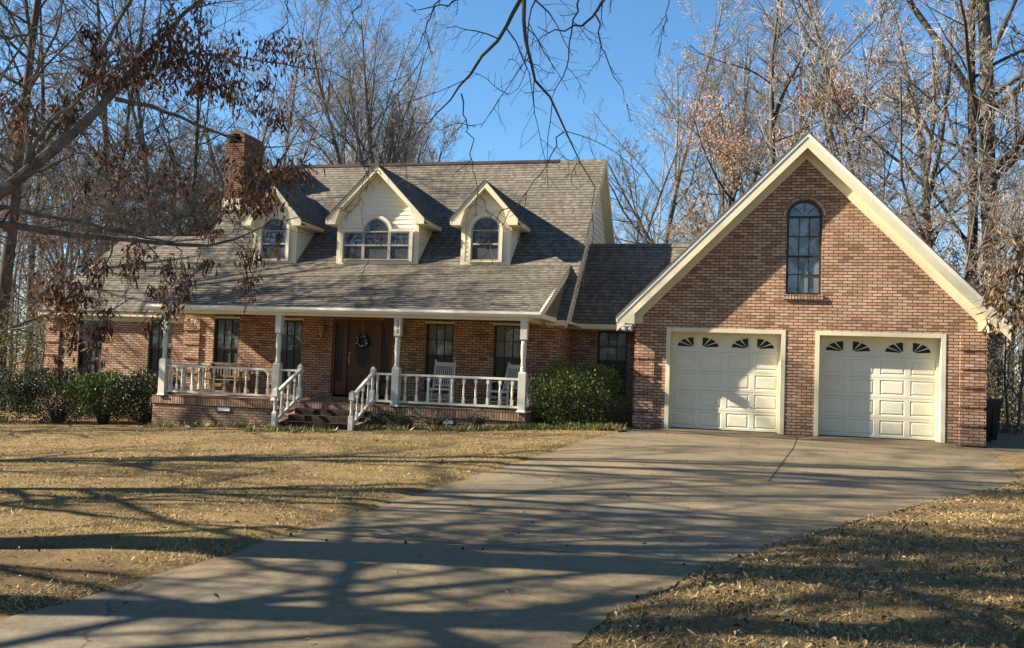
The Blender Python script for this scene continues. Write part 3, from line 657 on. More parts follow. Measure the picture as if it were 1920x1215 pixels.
# porch posts
ZBM = 2.33
def post_mesh():
    p = MB(); p.sqpost([(.105, 0), (.105, .03), (.088, .05), (.088, .90), (.075, .93)], (0, 0, 0)); p.lathe([(.055, .93), (.07, .95), (.07, .97), (.05, .985), (.062, 1.01), (.062, 1.03), (.045, 1.05), (.056, 1.09), (.056, 1.12), (.052, 1.16), (.068, 1.35), (.066, 1.55), (.058, 1.66)], (0, 0, 0), 12)
    p.sqpost([(.068, 1.66), (.078, 1.68), (.078, 2.112)], (0, 0, 0)); return p
pm_ = post_mesh().mesh('porch_post', WHITE); POSTS = []
for x in (-11.94, -8.736, -5.603, -2.505):
    o = link('porch_post', pm_); hp(o); o.location = (x, -.6, FZ); POSTS.append(o)
# house number on the third post
def glyph(ch, loc, size, parent):
    cu = bpy.data.curves.new('digit', 'FONT'); cu.body = ch; cu.size = size; cu.extrude = .003; cu.align_x = 'CENTER'; cu.shear = .25
    tmp = bpy.data.objects.new('digit', cu); COL.objects.link(tmp); bpy.context.view_layer.update()
    me = bpy.data.meshes.new_from_object(tmp.evaluated_get(bpy.context.evaluated_depsgraph_get())); bpy.data.objects.remove(tmp)
    me.materials.clear(); me.materials.append(BLACKPL); o = link('house_number', me, parent); o.location = loc; o.rotation_euler = (R(90), 0, 0); return o
for k, ch in enumerate('175'): glyph(ch, (0, -.084, 2.005-.125*k), .125, POSTS[2])
# railings
def bal_prof(h): return [(.032, 0), (.032, h*.22), (.02, h*.25), (.027, h*.27), (.018, h*.31), (.028, h*.45), (.022, h*.66), (.015, h*.74), (.026, h*.77), (.02, h*.79)]
def baluster_mesh(h):
    b = MB(); b.sqpost([(.030, 0), (.030, h*.22), (.022, h*.24)], (0, 0, 0)); b.lathe([(.020, h*.24), (.027, h*.27), (.019, h*.31), (.029, h*.46), (.021, h*.68), (.016, h*.74), (.026, h*.77), (.022, h*.79)], (0, 0, 0), 8); b.sqpost([(.022, h*.79), (.030, h*.81), (.030, h)], (0, 0, 0)); return b.mesh('baluster', WHITE)
BALH = .60; bm_ = baluster_mesh(BALH); RZ0, RZ1 = .335, 1.0
def railing(a, b, n, label=None):
    a, b = Vector(a), Vector(b); m = MB(); m.beam(a+Vector((0, 0, RZ1-.02)), b+Vector((0, 0, RZ1-.02)), .085, .05); r = part(m, 'railing', WHITE, label)
    m = MB(); m.beam(a+Vector((0, 0, RZ0)), b+Vector((0, 0, RZ0)), .06, .05); sub(m, 'bottom_rail', WHITE, r)
    rz = math.atan2(b.y-a.y, b.x-a.x)
    for i in range(n):
        p = a.lerp(b, (i+.5)/n); o = link('baluster', bm_, r); o.location = (p.x, p.y, RZ0+.022); o.rotation_euler = (0, 0, rz)
    return r
railing((-11.85, -.6, 0), (-8.83, -.6, 0), 10); railing((-5.51, -.6, 0), (-2.6, -.6, 0), 10); railing((-8.65, -.6, 0), (-8.17, -.6, 0), 1); railing((-6.20, -.6, 0), (-5.70, -.6, 0), 2)
railing((-11.94, -.5, 0), (-11.94, YH-.01, 0), 6); railing((-2.505, -.5, 0), (-2.505, YH-.01, 0), 6)
nm = MB(); nm.sqpost([(.055, 0), (.055, .36), (.04, .38)], (0, 0, 0)); nm.lathe([(.036, .38), (.045, .41), (.034, .45), (.045, .55), (.036, .66), (.045, .69), (.036, .71)], (0, 0, 0), 10); nm.sqpost([(.04, .71), (.055, .73), (.055, .88), (.03, .93), (.012, .945)], (0, 0, 0)); NEWEL = nm.mesh('newel_post', WHITE)
SB = baluster_mesh(.58)
for x in (-8.12, -6.20):
    m = MB(); top = Vector((x, PY+.05, .99)); low = Vector((x, -1.70, gst+.80)); m.beam(top, low, .07, .07); r = part(m, 'step_railing', WHITE)
    m = MB(); m.beam(top-Vector((0, 0, .66)), low-Vector((0, 0, .66)), .05, .07); sub(m, 'bottom_rail', WHITE, r)
    for i in range(3):
        p = top.lerp(low, (i+.8)/3.6); o = link('baluster', SB, r); o.location = (p.x, p.y, p.z-.63)
    o = link('newel_post', NEWEL, r); o.location = (x, -1.75, gst-.02)
    o = link('newel_post', NEWEL, r); o.location = (x, PY+.06, FZ-.02)
# porch beam, ceiling, gutter, roof
m = MB(); m.box(PX0+.14, PX1-.30, -.69, -.51, ZBM, PZ-.02); m.box(PX0+.40, PX0+.56, -.51, YH-.004, ZBM, PZ-.02); m.box(-2.60, -2.42, -.51, YH-.004, ZBM, PZ-.02); part(m, 'porch_beam', CREAM)
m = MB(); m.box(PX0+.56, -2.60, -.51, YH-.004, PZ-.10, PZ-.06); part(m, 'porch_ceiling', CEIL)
m = MB(); m.box(PX0+.06, PX1-.02, YE+.02, -.692, PZ-.14, PZ-.01); part(m, 'fascia', CREAM)
m = MB(); m.prism([(YE-.10, PZ+.005), (YE-.10, PZ-.05), (YE-.05, PZ-.11), (YE+.018, PZ-.11), (YE+.018, PZ+.005)], PX0, PX1, 0, 'x'); part(m, 'gutter', GUTTER)
ps = (BZ-PZ)/(BRK-YE)
m = MB()
def courses(mb, a, b, d, c, H=.145, th=.013):
    """shingle courses with real butt edges; a-b the low edge, c-d the high edge"""
    n = (b-a).cross(c-a).normalized(); h = (b-a).normalized(); up = n.cross(h); L = (c-a).dot(up); k = 0; tot = max(1, int(math.ceil(L/H)))
    if n.z < 0: n = -n
    for k in range(tot):
        t0, t1 = k*H/L, min(1, (k+1)*H/L); A0, B0, A1, B1 = a.lerp(c, t0), b.lerp(d, t0), a.lerp(c, t1), b.lerp(d, t1); A2, B2 = A0+n*th, B0+n*th; A1 = A1+n*.001; B1 = B1+n*.001
        uu = lambda p: p.dot(h); v0, v1 = k*H+.002, (k+1)*H-.002
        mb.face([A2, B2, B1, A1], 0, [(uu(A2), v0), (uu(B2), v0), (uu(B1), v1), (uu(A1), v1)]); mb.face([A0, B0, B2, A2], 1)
def roof_strip(mb, pts_low, pts_high, th=.03):
    """sloping quad with thickness downwards"""
    (a, b), (c, d) = pts_low, pts_high; q = [Vector(a), Vector(b), Vector(d), Vector(c)]; courses(mb, *q)
    o = Vector((0, 0, -th)); q = [p-Vector((0, 0, .002)) for p in q]
    for i in range(4): mb.face([q[(i+1) % 4], q[i], q[i]+o, q[(i+1) % 4]+o])
    mb.face([p+o for p in q[::-1]])
roof_strip(m, ((PX0, YE-.06, PZ+.02-.06*ps), (PX1, YE-.06, PZ+.02-.06*ps)), ((PX0-.3, BRK, BZ+.01), (PX1, BRK, BZ+.01)), .035)
part(m, 'porch_roof', [SHING, BUTT])
m = MB(); m.prism([(YE, PZ-.0), (BRK, BZ-.02), (1.02, PZ-.02)], PX1-.05, PX1-.01, 0, 'x'); part(m, 'porch_roof_end', SHING)
m = MB(); m.beam((PX1-.02, YE-.04, PZ-.065), (PX1-.02, BRK, BZ-.095), .05, .16); m.prism([(YE-.02, PZ-.02), (YE-.02, PZ-.13), (YE+.28, PZ-.13), (YE+.28, PZ+.05)], PX1-.04, PX1+.008, 0, 'x'); m.box(PX1-.06, PX1+.0, YE+.25, 1.05, PZ-.13, PZ-.02); part(m, 'rake_board', CREAM)
m = MB(); m.box(PX1-.34, PX1-.06, YE+.03, YH-.02, PZ-.13, PZ-.10); m.box(-2.42, RX1-.02, .98, YH-.002, PZ-.13, PZ-.10); part(m, 'soffit', CREAM)
m = MB(); m.box(-2.42, WX1+.02, YH-.02, YH, ZF-.01, PZ-.10); m.box(WX1, WX1+.02, YH, YB, ZF-.01, PZ-.0); m.box(WX1+.021, 0, YB-.02, YB, ZF-.01, PZ-.10); part(m, 'frieze_board', CREAM)
# main roof
EVY = 1.0; m = MB()
roof_strip(m, ((RX0, BRK, zm_(BRK)), (RX1, BRK, zm_(BRK))), ((RX0, YR, ZR), (RX1, YR, ZR)), .04)
roof_strip(m, ((PX1-.3, EVY, zm_(EVY)), (RX1, EVY, zm_(EVY))), ((PX1-.3, BRK-.001, zm_(BRK)), (RX1, BRK-.001, zm_(BRK))), .04)
roof_strip(m, ((RX1, 12.0, zm_(YR-(12.0-YR))), (RX0, 12.0, zm_(YR-(12.0-YR)))), ((RX1, YR, ZR), (RX0, YR, ZR)), .04)
rf = part(m, 'roof', [SHING, BUTT])
m = MB(); m.prism([(YR-.13, ZR-.075), (YR, ZR+.045), (YR+.13, ZR-.075), (YR, ZR+.0)], -13.2, -3.3, 0, 'x'); sub(m, 'ridge_vent', RIDGEM, rf)
m = MB(); m.prism([(YR-.14, ZR-.11), (YR, ZR+.025), (YR+.14, ZR-.11), (YR, ZR-.0)], -3.29, RX1+.01, 0, 'x'); sub(m, 'ridge_cap', SHING, rf)
for xx, y0_ in ((RX1, EVY-.02), (RX0+.03, BRK+.02)):
    m = MB()
    for ya, za, yb_, zb in ((y0_, zm_(y0_), YR, ZR), (12.0, zm_(YR-(12.0-YR)), YR, ZR)):
        m.prism([(ya, za-.03), (yb_, zb-.03), (yb_, zb-.21), (ya, za-.19)], xx-.03, xx+.005, 0, 'x')
    part(m, 'rake_board', CREAM)
m = MB(); m.box(-2.36, RX1-.031, EVY-.03, EVY-.0, zm_(EVY)-.15, zm_(EVY)-.02); part(m, 'fascia', CREAM)
m = MB()
for ya, za, yb_, zb in ((EVY+.05, zm_(EVY+.05), YR, ZR), (11.9, zm_(YR-(11.9-YR)), YR, ZR)): m.prism([(ya, za-.14), (yb_, zb-.14), (yb_, zb-.17), (ya, za-.17)], WX1, RX1-.032, 0, 'x')
part(m, 'soffit', CREAM)
m = MB(); tri = [(YH, ZF), (12.0-.4, ZF), (12.0-.4, zm_(YR-(11.6-YR))-.16), (YR, ZR-.17), (YH, zm_(YH)-.16)]
siding(m, tri, lambda a, z, o: (WX1+.012+o, a, z), .17, .02); part(m, 'gable_wall', SIDING)
m = MB(); m.face([(-13.3, p[0], p[1]) for p in tri[::-1]]); part(m, 'gable_wall', SIDING)
# -- dormers
def dormer(xl, xr, tips, apx, kind):
    YD = BRK; YF = BRK-.30; zb = zm_(BRK)-.03; (tl, tr, tz) = tips; ax_, az = apx; s = (az-tz)/(ax_-tl); lim = lambda x: az-s*abs(x-ax_)-.17
    m = MB(); P = [(xl, zb), (xr, zb), (xr, lim(xr)), (ax_, lim(ax_)), (xl, lim(xl))]
    siding(m, P, lambda a, z, o: (a, YD-o, z), .125, .014)
    ye = lambda z: YR-(ZR-z)/MS
    for x, sg in ((xr, 1), (xl, -1)):
        zt_ = lim(x)+.05; q = [(YD, zb), (YD, zt_), (ye(zt_)+.15, zt_)]
        siding(m, q, lambda a, z, o, x=x, sg=sg: (x+sg*o, a, z), .125, .014)
    d = part(m, 'dormer', SIDING)
    # corner boards, skirt
    m = MB()
    for x, sg in ((xl, -1), (xr, 1)): m.box(x+sg*.022, x-sg*.09, YD-.03, YD+.06, zb, lim(x)+.03)
    m.box(xl+.09, xr-.09, YD-.03, YD, zb, zb+.12); sub(m, 'trim', CREAM, d)
    # rake frame, soffit, returns
    m = MB()
    for sg, tx in ((-1, tl), (1, tr)):
        m.prism([(ax_, az-.02), (tx, tz-.02), (tx, tz-.17), (ax_, az-.21)], YF, YF+.03)
        m.prism([(ax_, az-.13), (tx, tz-.11), (tx, tz-.14), (ax_, az-.17)], YF+.031, YD-.02)
        wx = xl if sg < 0 else xr
        m.prism([(tx, tz-.10), (tx, tz-.17), (wx-sg*.02, tz-.17), (wx-sg*.16, lim(wx-sg*.16)+.03), (wx, lim(wx)+.03)], YF+.004, YD-.01)
        m.box(tx-.03*(sg > 0), tx+.03*(sg < 0), YF+.03, ye(tz)+.05, tz-.15, tz-.02)
        m.box(min(tx, wx), max(tx, wx), YD, ye(tz)+.05, tz-.165, tz-.14)
    sub(m, 'rake_board', CREAM, d)
    m = MB()
    for sg, tx in ((-1, tl-.02), (1, tr+.02)):
        tzz = tz-.02*s; A = [(ax_, YF-.02, az+.012), (tx, YF-.02, tzz+.012), (tx, ye(tzz)+.02, tzz+.012), (ax_, ye(az)+.02, az+.012)]
        if sg < 0: A = A[::-1]
        
        q_ = [Vector(p) for p in ([A[1], A[2], A[3], A[0]] if sg > 0 else [A[1], A[2], A[3], A[0]])]
        A0_ = [(tx, YF-.02, tzz+.012), (tx, ye(tzz)+.02, tzz+.012), (ax_, ye(az)+.02, az+.012), (ax_, YF-.02, az+.012)]
        w4 = [Vector(p) for p in A0_]
        courses(m, *(w4 if sg > 0 else [w4[1], w4[0], w4[3], w4[2]]))
        A = A[::-1]; m.face([(p[0], p[1], p[2]-.03) for p in A[::-1]])
        for i in range(4):
            a, b = A[i], A[(i+1) % 4]; m.face([b, a, (a[0], a[1], a[2]-.03), (b[0], b[1], b[2]-.03)])
    sub(m, 'dormer_roof', [SHING, BUTT], d)
    # window
    f = MB(); t = MB(); p = MB(); y = YD-.08
    def arched(x0, x1, z0, zs, k, fan):
        ring(f, outline(x0, x1, z0, zs, k), outline(x0+.04, x1-.04, z0+.04, zs if k else zs-.04, k), y, y+.05)
        zp = z0+.47*((zs if k else zs)-z0+(.25 if k else 0)) if kind == 1 else z0+.47*(zs-z0+.03)
        zp = z0+.42 if kind == 2 else z0+.46
        f.box(x0+.04, x1-.04, y+.004, y+.04, zp-.022, zp+.022)
        if k: f.box(x0+.04, x1-.04, y+.006, y+.04, zs-.02, zs+.012)
        p.face([(a, y+.03, b) for a, b in outline(x0+.04, x1-.04, zp+.02, zs if k else zs-.04, k)])
        p.face([(a, y+.036, b) for a, b in outline(x0+.04, x1-.04, z0+.04, zp-.02, 0)], 1)
        if fan:
            c = (x0+x1)/2; rr = (x1-x0)/2-.04
            for a in (45, 90, 135): f.beam((c, y+.03, zs), (c+rr*math.cos(R(a)), y+.03, zs+rr*k*math.sin(R(a))), .01, .01, 2, (0, 1, 0))
        for i in (1, 2):
            x = x0+(x1-x0)*i/3; f.box(x-.005, x+.005, y+.022, y+.032, zp+.02, zs-.02, 2)
        zc = (zp+zs)/2; f.box(x0+.04, x1-.04, y+.022, y+.032, zc-.005, zc+.005, 2)
    def casing(o, i, ): ring(t, o, i, y-.012, y+.04)
    if kind == 1:
        c = (xl+xr)/2; hw = .405; z0 = zb+.13; zs = 4.93
        arched(c-hw, c+hw, z0, zs, .93, True); casing(outline(c-hw-.075, c+hw+.075, z0-.03, zs, .95), outline(c-hw, c+hw, z0, zs, .93))
    else:
        c = ax_; z0 = zb+.13; zs = 4.90
        arched(c-.385, c+.385, z0, zs, .98, True)
        arched(c-1.0, c-.39, z0, zs, 0, False); arched(c+.39, c+1.0, z0, zs, 0, False)
        t.box(c-1.08, c-1.0, y-.012, y+.04, z0-.03, zs+.07); t.box(c+1.0, c+1.08, y-.012, y+.04, z0-.03, zs+.07); t.box(c-1.0, c-.46, y-.012, y+.04, zs, zs+.07); t.box(c+.46, c+1.0, y-.012, y+.04, zs, zs+.07)
        ao = arch_pts(c-.46, c+.46, zs, 14, .99); ai = arch_pts(c-.385, c+.385, zs, 14, .98)
        for i in range(14):
            q = [ao[i], ao[i+1], ai[i+1], ai[i]]; t.face([(a, y-.012, b) for a, b in q]); t.face([(ao[i+1][0], y-.012, ao[i+1][1]), (ao[i][0], y-.012, ao[i][1]), (ao[i][0], y+.04, ao[i][1]), (ao[i+1][0], y+.04, ao[i+1][1])])
    sub(t, 'window_casing', CREAM, d); sub(f, 'window_frame', [TAUPE, TAUPE, BRONZE], d); sub(p, 'window_pane', [DARKGL, glass_mat('lower_sash_glass', (.035, .038, .036), .2)], d)
dormer(-11.44, -10.10, (-11.70, -9.83, 5.22), (-10.77, 6.27), 1)
dormer(-8.80, -6.40, (-9.07, -6.14, 5.25), (-7.61, 6.77), 2)
dormer(-5.12, -3.76, (-5.39, -3.50, 5.21), (-4.45, 6.26), 1)
# -- chimney
m = MB(); cx0, cx1, cy0, cy1 = -13.86, -13.22, 4.75, 5.95
m.box(cx0, cx1, cy0, cy1, 2, 7.95, 0, 'u'); m.box(cx0-.008, cx1+.008, cy0-.008, cy1+.008, 7.95, 8.03); m.box(cx0-.02, cx1+.02, cy0-.02, cy1+.02, 8.03, 8.10)
ao = arch_pts(cx0, cx1, 8.24, 14, .95); ai = arch_pts(cx0+.11, cx1-.11, 8.24, 14, .92)
pout = [(cx1, 8.10)]+ao+[(cx0, 8.10)]; pin = [(cx1-.11, 8.10)]+ai+[(cx0+.11, 8.10)]
for i in range(len(pout)-1):
    a, b, c, d = pout[i], pout[i+1], pin[i+1], pin[i]
    m.face([(d[0], cy0, d[1]), (c[0], cy0, c[1]), (b[0], cy0, b[1]), (a[0], cy0, a[1])]); m.face([(b[0], cy0, b[1]), (b[0], cy1, b[1]), (a[0], cy1, a[1]), (a[0], cy0, a[1])]); m.face([(d[0], cy0, d[1]), (d[0], cy1, d[1]), (c[0], cy1, c[1]), (c[0], cy0, c[1])])
    m.face([(a[0], cy1, a[1]), (b[0], cy1, b[1]), (c[0], cy1, c[1]), (d[0], cy1, d[1])])
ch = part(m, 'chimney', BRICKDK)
m = MB(); m.face([(cx0-.05, cy0-.03, zm_(cy0)-.05), (cx1+.05, cy0-.03, zm_(cy0)-.05), (cx1+.01, cy0-.012, zm_(cy0)+.33), (cx0-.01, cy0-.012, zm_(cy0)+.33)]); m.face([(cx1+.012, cy0, zm_(cy0)), (cx1+.012, cy1, zm_(cy1)), (cx1+.012, cy1, zm_(cy1)+.15), (cx1+.012, cy0, zm_(cy0)+.15)]); sub(m, 'flashing', FLASH, ch)
# -- left wing
LX0, LX1 = -17.93, -12.80; LY = YL; LYR, LZR = 5.6, 5.2
LW = [(-16.82, -16.0), (-14.42, -13.65)]
m = MB(); wall_y(m, LX0, LX1, -1.2, ZF, LY, [(a, b, .50, 2.27) for a, b in LW], .1); m.box(LX0, LX0+.1, LY+.001, 9, -1.2, ZF, 0, 'f'); part(m, 'wall', BRICK)
for a, b in LW:
    sash_window(a, b, .50, 2.27, LY+.05, 3, glass_mat('curtained_glass', (.13, .135, .13), .25), SCREEN); part(head_trim(a, b, 2.25, LY), 'window_head', CREAM)
for z in (1.97, 1.57, 1.18, .775, .375):
    q = MB(); q.box(LX0-.02, LX0+.46, LY-.045, LY+.1, z-.05, z+.268, 0, 'b'); part(q, 'quoin', BRICK)
m = MB(); lr = lambda y: LZR-(LZR-2.48)/(LYR-1.93)*(LYR-y)
roof_strip(m, ((-18.12, 1.90, lr(1.90)), (-12.45, 1.90, lr(1.90))), ((-18.12, LYR, LZR), (-13.3, LYR, LZR)), .04)
roof_strip(m, ((-13.3, 9.5, 2.45), (-18.12, 9.5, 2.45)), ((-13.3, LYR, LZR), (-18.12, LYR, LZR)), .04)
rf2 = part(m, 'roof', [SHING, BUTT]); m = MB(); m.prism([(LYR-.14, LZR-.08), (LYR, LZR+.03), (LYR+.14, LZR-.08), (LYR, LZR)], -18.13, -13.31, 0, 'x'); sub(m, 'ridge_cap', SHING, rf2)
m = MB(); m.box(-18.1, -12.46, 1.915, 1.945, 2.33, 2.465); part(m, 'fascia', CREAM)
m = MB(); m.box(-18.1, -12.46, 1.946, LY-.001, 2.31, 2.335); part(m, 'soffit', CREAM)
m = MB(); m.box(LX0, LX1-.02, LY-.02, LY, 2.19, 2.31); part(m, 'frieze_board', CREAM)
m = MB(); m.prism([(1.92, 2.45), (LYR, LZR-.03), (LYR, LZR-.2), (1.92, 2.28)], -18.13, -18.09, 0, 'x'); part(m, 'rake_board', CREAM)
m = MB(); m.face([(LX0, LY, ZF), (LX0, LYR, LZR-.1), (LX0, 9, ZF)]); part(m, 'gable_wall', SIDING)
# -- breezeway between house and garage
m = MB(); BWN = (-1.43, -.63, .60, 2.315); wall_y(m, WX1, -.001, -.6, ZF, YB, [BWN], .1); part(m, 'wall', BRICK)
sash_window(*BWN, YB+.05, 3, BLIND, SCREEN)
BYR, BZR = 5.67, 4.985; be = YB-.36; bzr = lambda y: BZR-(BZR-2.50)/(BYR-be)*(BYR-y)
m = MB(); roof_strip(m, ((WX1+.03, be, bzr(be)), (-.0, be, bzr(be))), ((WX1+.03, BYR, BZR), (2.2, BYR, BZR)), .04); roof_strip(m, ((2.2, 8, 2.5), (WX1+.03, 8, 2.5)), ((2.2, BYR, BZR), (WX1+.03, BYR, BZR)), .04)
rf3 = part(m, 'roof', [SHING, BUTT]); m = MB(); m.prism([(BYR-.13, BZR-.09), (BYR, BZR+.03), (BYR+.13, BZR-.09), (BYR, BZR)], WX1+.031, 2.1, 0, 'x'); sub(m, 'ridge_cap', SHING, rf3)
m = MB(); m.box(WX1+.04, -.03, be-.03, be, 2.36, 2.48); m.box(RX1-.03, RX1, EVY, be-.03, 2.39, 2.45); part(m, 'fascia', CREAM)
m = MB(); m.box(WX1+.04, -.03, be+.001, YB-.021, 2.34, 2.36); m.box(WX1+.021, RX1-.031, YH, be-.035, 2.40, 2.42); part(m, 'soffit', CREAM)
# ------------------------------------------------------------------ things on and by the porch
def rocking_chair(loc, rz, label):
    r = empty('rocking_chair', loc, rz, label=label, cat='rocking chair', group='white rocking chairs on the porch')
    # local: faces -Y, seat height .42
    m = MB(); tilt = .22
    for x in (-.25, .25): m.beam((x, .20, .36), (x, .20+tilt*1.0, 1.10), .04, .035, 0, (0, 1, 0)); m.lathe([(.02, 0), (.026, .02), (.012, .05)], (x, .20+tilt*1.0, 1.10), 8)
    m.beam((-.25, .41, 1.03), (.25, .41, 1.03), .02, .10); m.beam((-.25, .24, .50), (.25, .24, .50), .022, .05)
    for i in range(9):
        x = -.20+.40*i/8; m.beam((x, .245, .51), (x, .40, 1.0), .022, .012, 0, (0, 1, 0))
    b = m.build('backrest', WHITE, r)
    m = MB()
    for i in range(8): y = -.26+.49*i/7; m.box(-.27, .27, y-.024, y+.024, .405+.02*(7-i)/7, .425+.02*(7-i)/7)
    m.box(-.28, .28, -.30, -.285, .39, .44); m.build('seat', WHITE, r)
    for x in (-.28, .28):
        m = MB(); m.beam((x, -.26, .06), (x, -.26, .64), .035, .035, 0, (0, 1, 0)); m.build('leg', WHITE, r)
        m = MB(); m.beam((x, .20, .06), (x, .20, .40), .035, .035, 0, (0, 1, 0)); m.build('leg', WHITE, r)
        m = MB(); m.beam((x, -.33, .65), (x, .27, .66), .075, .022); m.build('armrest', WHITE, r)
        m = MB(); pts = [(x, -.45+.95*i/8, .012+.075*((i-4)/4)**2) for i in range(9)]
        for a, c in zip(pts, pts[1:]): m.beam(a, c, .03, .045)
        m.build('rocker', WHITE, r)
    m = MB()
    for z in (.16, .27): m.beam((-.28, -.26, z), (.28, -.26, z), .02, .02)
    m.beam((-.28, .20, .20), (.28, .20, .20), .02, .02); m.build('stretcher', WHITE, r)
    return r
rocking_chair((-4.86, .55, FZ+.015), R(6), 'white rocking chair facing forward on the porch, nearest the front door')
rocking_chair((-3.22, .62, FZ+.015), R(-24), 'white rocking chair turned sideways beside the right end porch post')
b = empty('porch_bench', (-11.2, 1.08, FZ), R(4), label='weathered wooden bench with a slatted back behind the left porch railing', cat='bench')
m = MB()
for i in range(4): y = -.25+.45*i/3; m.box(-.6, .6, y-.06, y+.06, .40, .425)
m.build('seat', BENCHW, b)
m = MB(); m.beam((-.6, .25, .84), (.6, .25, .84), .03, .07); m.beam((-.6, .24, .5), (.6, .24, .5), .03, .05)
for i in range(13): x = -.55+1.1*i/12; m.box(x-.02, x+.02, .235, .255, .5, .84)
m.build('backrest', BENCHW, b)
for x in (-.57, .57):
    for y in (-.27, .24): m = MB(); m.box(x-.03, x+.03, y-.03, y+.03, 0, .62 if y < 0 else .86); m.build('leg', BENCHW, b)
    m = MB(); m.box(x-.04, x+.04, -.31, .26, .62, .645); m.build('armrest', BENCHW, b)
wr = empty('door_wreath', (dc, YH+.03, 1.79), label='dark green wreath dotted with white flowers hanging on the front door', cat='wreath')
rng = np.random.default_rng(5)
n = 520; a = rng.random(n)*2*np.pi; C = np.stack([(.135+.02*rng.standard_normal(n))*np.cos(a), -.02+.025*rng.standard_normal(n), (.135+.02*rng.standard_normal(n))*np.sin(a)], -1)
D = rng.standard_normal((n, 3))+np.stack([np.cos(a), -.4+0*a, np.sin(a)], -1); V, F = leaves(C, D, rng.standard_normal((n, 3)), rng.uniform(.03, .06, n), rng.uniform(.012, .02, n))
link('foliage', raw_mesh('foliage', V, F, HOLLYD), wr)
FLW = plain('white_flower', (.85, .84, .80), .7); fb = MB()
for i in range(13):
    t_ = i*2*math.pi/13+random.uniform(-.15, .15); r_ = .135+random.uniform(-.02, .03); q = MB(); s_ = random.uniform(.018, .031)
    q.lathe([(0.002, -s_), (s_*.8, -s_*.6), (s_, 0), (s_*.7, s_*.6), (.002, s_*.8)], (0, 0, 0), 8, 0, 'y'); o = q.build('flower', FLW, wr); o.location = (r_*math.cos(t_), -.055, r_*math.sin(t_))
m = MB(); m.box(-.003, .003, -.008, -.004, .14, .50); m.build('ribbon', BRASS, wr)
wc_ = empty('wind_chime', (-12.05, .75, 2.42), label='metal tube wind chime hanging at the left end of the porch', cat='wind chime')
m = MB(); m.lathe([(.06, -.12), (.06, -.105)], (0, 0, 0), 10); m.lathe([(.004, -.11), (.004, 0)], (0, 0, 0), 5); m.build('top_plate', BENCHW, wc_)
for i in range(6):
    m = MB(); m.lathe([(.011, -.5+.03*i), (.011, -.15)], (.048*math.cos(i*1.047), .048*math.sin(i*1.047), 0), 8); m.build('chime_tube', plain('aluminium', (.6, .58, .55), .35, .5, .8), wc_)
# wheeled bin, brick pillar
t = empty('wheelie_bin', (7.73, 1.95, gz(7.73, 1.95)+.01), R(12), label='black wheeled rubbish bin standing by the right corner of the garage', cat='bin')
m = MB(); P0_ = [(-.21, -.24), (.21, -.24), (.21, .22), (-.21, .22)]; P1_ = [(-.28, -.31), (.28, -.31), (.28, .30), (-.28, .30)]
A = [(x, y, .06) for x, y in P0_]; B_ = [(x, y, .92) for x, y in P1_]
for i in range(4): m.face([A[i], A[(i+1) % 4], B_[(i+1) % 4], B_[i]])
m.face(A[::-1]); m.face(B_); m.box(-.30, .30, -.335, -.30, .86, .93); m.box(-.12, -.09, -.305, -.26, .15, .8); m.box(.09, .12, -.305, -.26, .15, .8); m.build('body', BLACKPL, t)
m = MB(); m.prism([(-.35, .925), (.34, .925), (.32, .985), (-.2, 1.0), (-.34, .96)], -.30, .30, 0, 'x'); m.build('lid', BLACKPL, t)
m = MB(); m.beam((-.25, .40, .93), (.25, .40, .93), .03, .03); m.beam((-.24, .30, .90), (-.24, .40, .93), .03, .03); m.beam((.24, .30, .90), (.24, .40, .93), .03, .03); m.build('handle', BLACKPL, t)
for x in (-.26, .26): m = MB(); m.lathe([(.10, -.025), (.115, -.015), (.115, .015), (.10, .025)], (x, .24, .115), 14, 0, 'x'); m.build('wheel', BLACKPL, t)
t = empty('brick_pillar', (6.58, -6.5, gz(6.58, -6.5)-.05), label='short brick pillar at the lawn edge, far right of the photo', cat='pillar')
m = MB(); m.box(-.18, .18, -.18, .18, 0, .46); m.build('shaft', BRICK, t); m = MB(); m.box(-.21, .21, -.21, .21, .46, .52); m.build('cap', CONC2, t)
GUM = plain('gumball', (.03, .02, .014), .9, .1)
for k, (px, py) in enumerate([(760, 1019), (868, 1030), (905, 1031), (612, 1015), (1178, 931), (998, 980), (1283, 1060), (1195, 1122), (1836, 909)]):
    z_ = -.3
    for _ in range(6):
        v = FW+RT*(px-960)/FPX-UP*(py-607.5)/FPX; p = CAM+v*(z_-CAM[2])/v[2]; z_ = float(drive_z(np.array([p[0]]), np.array([p[1]]))[0])
    m = MB(); s_ = random.uniform(.009, .014)
    pr_ = [(.002, -s_), (s_*.7, -s_*.7), (s_, 0), (s_*.7, s_*.7), (.002, s_)]; m.lathe(pr_, (0, 0, 0), 8)
    o = m.build('gumball', GUM, label='small dark spiky gumball lying on the concrete driveway', cat='seed pod', group='gumballs scattered over the driveway'); o.location = (p[0], p[1], z_+s_*.8)
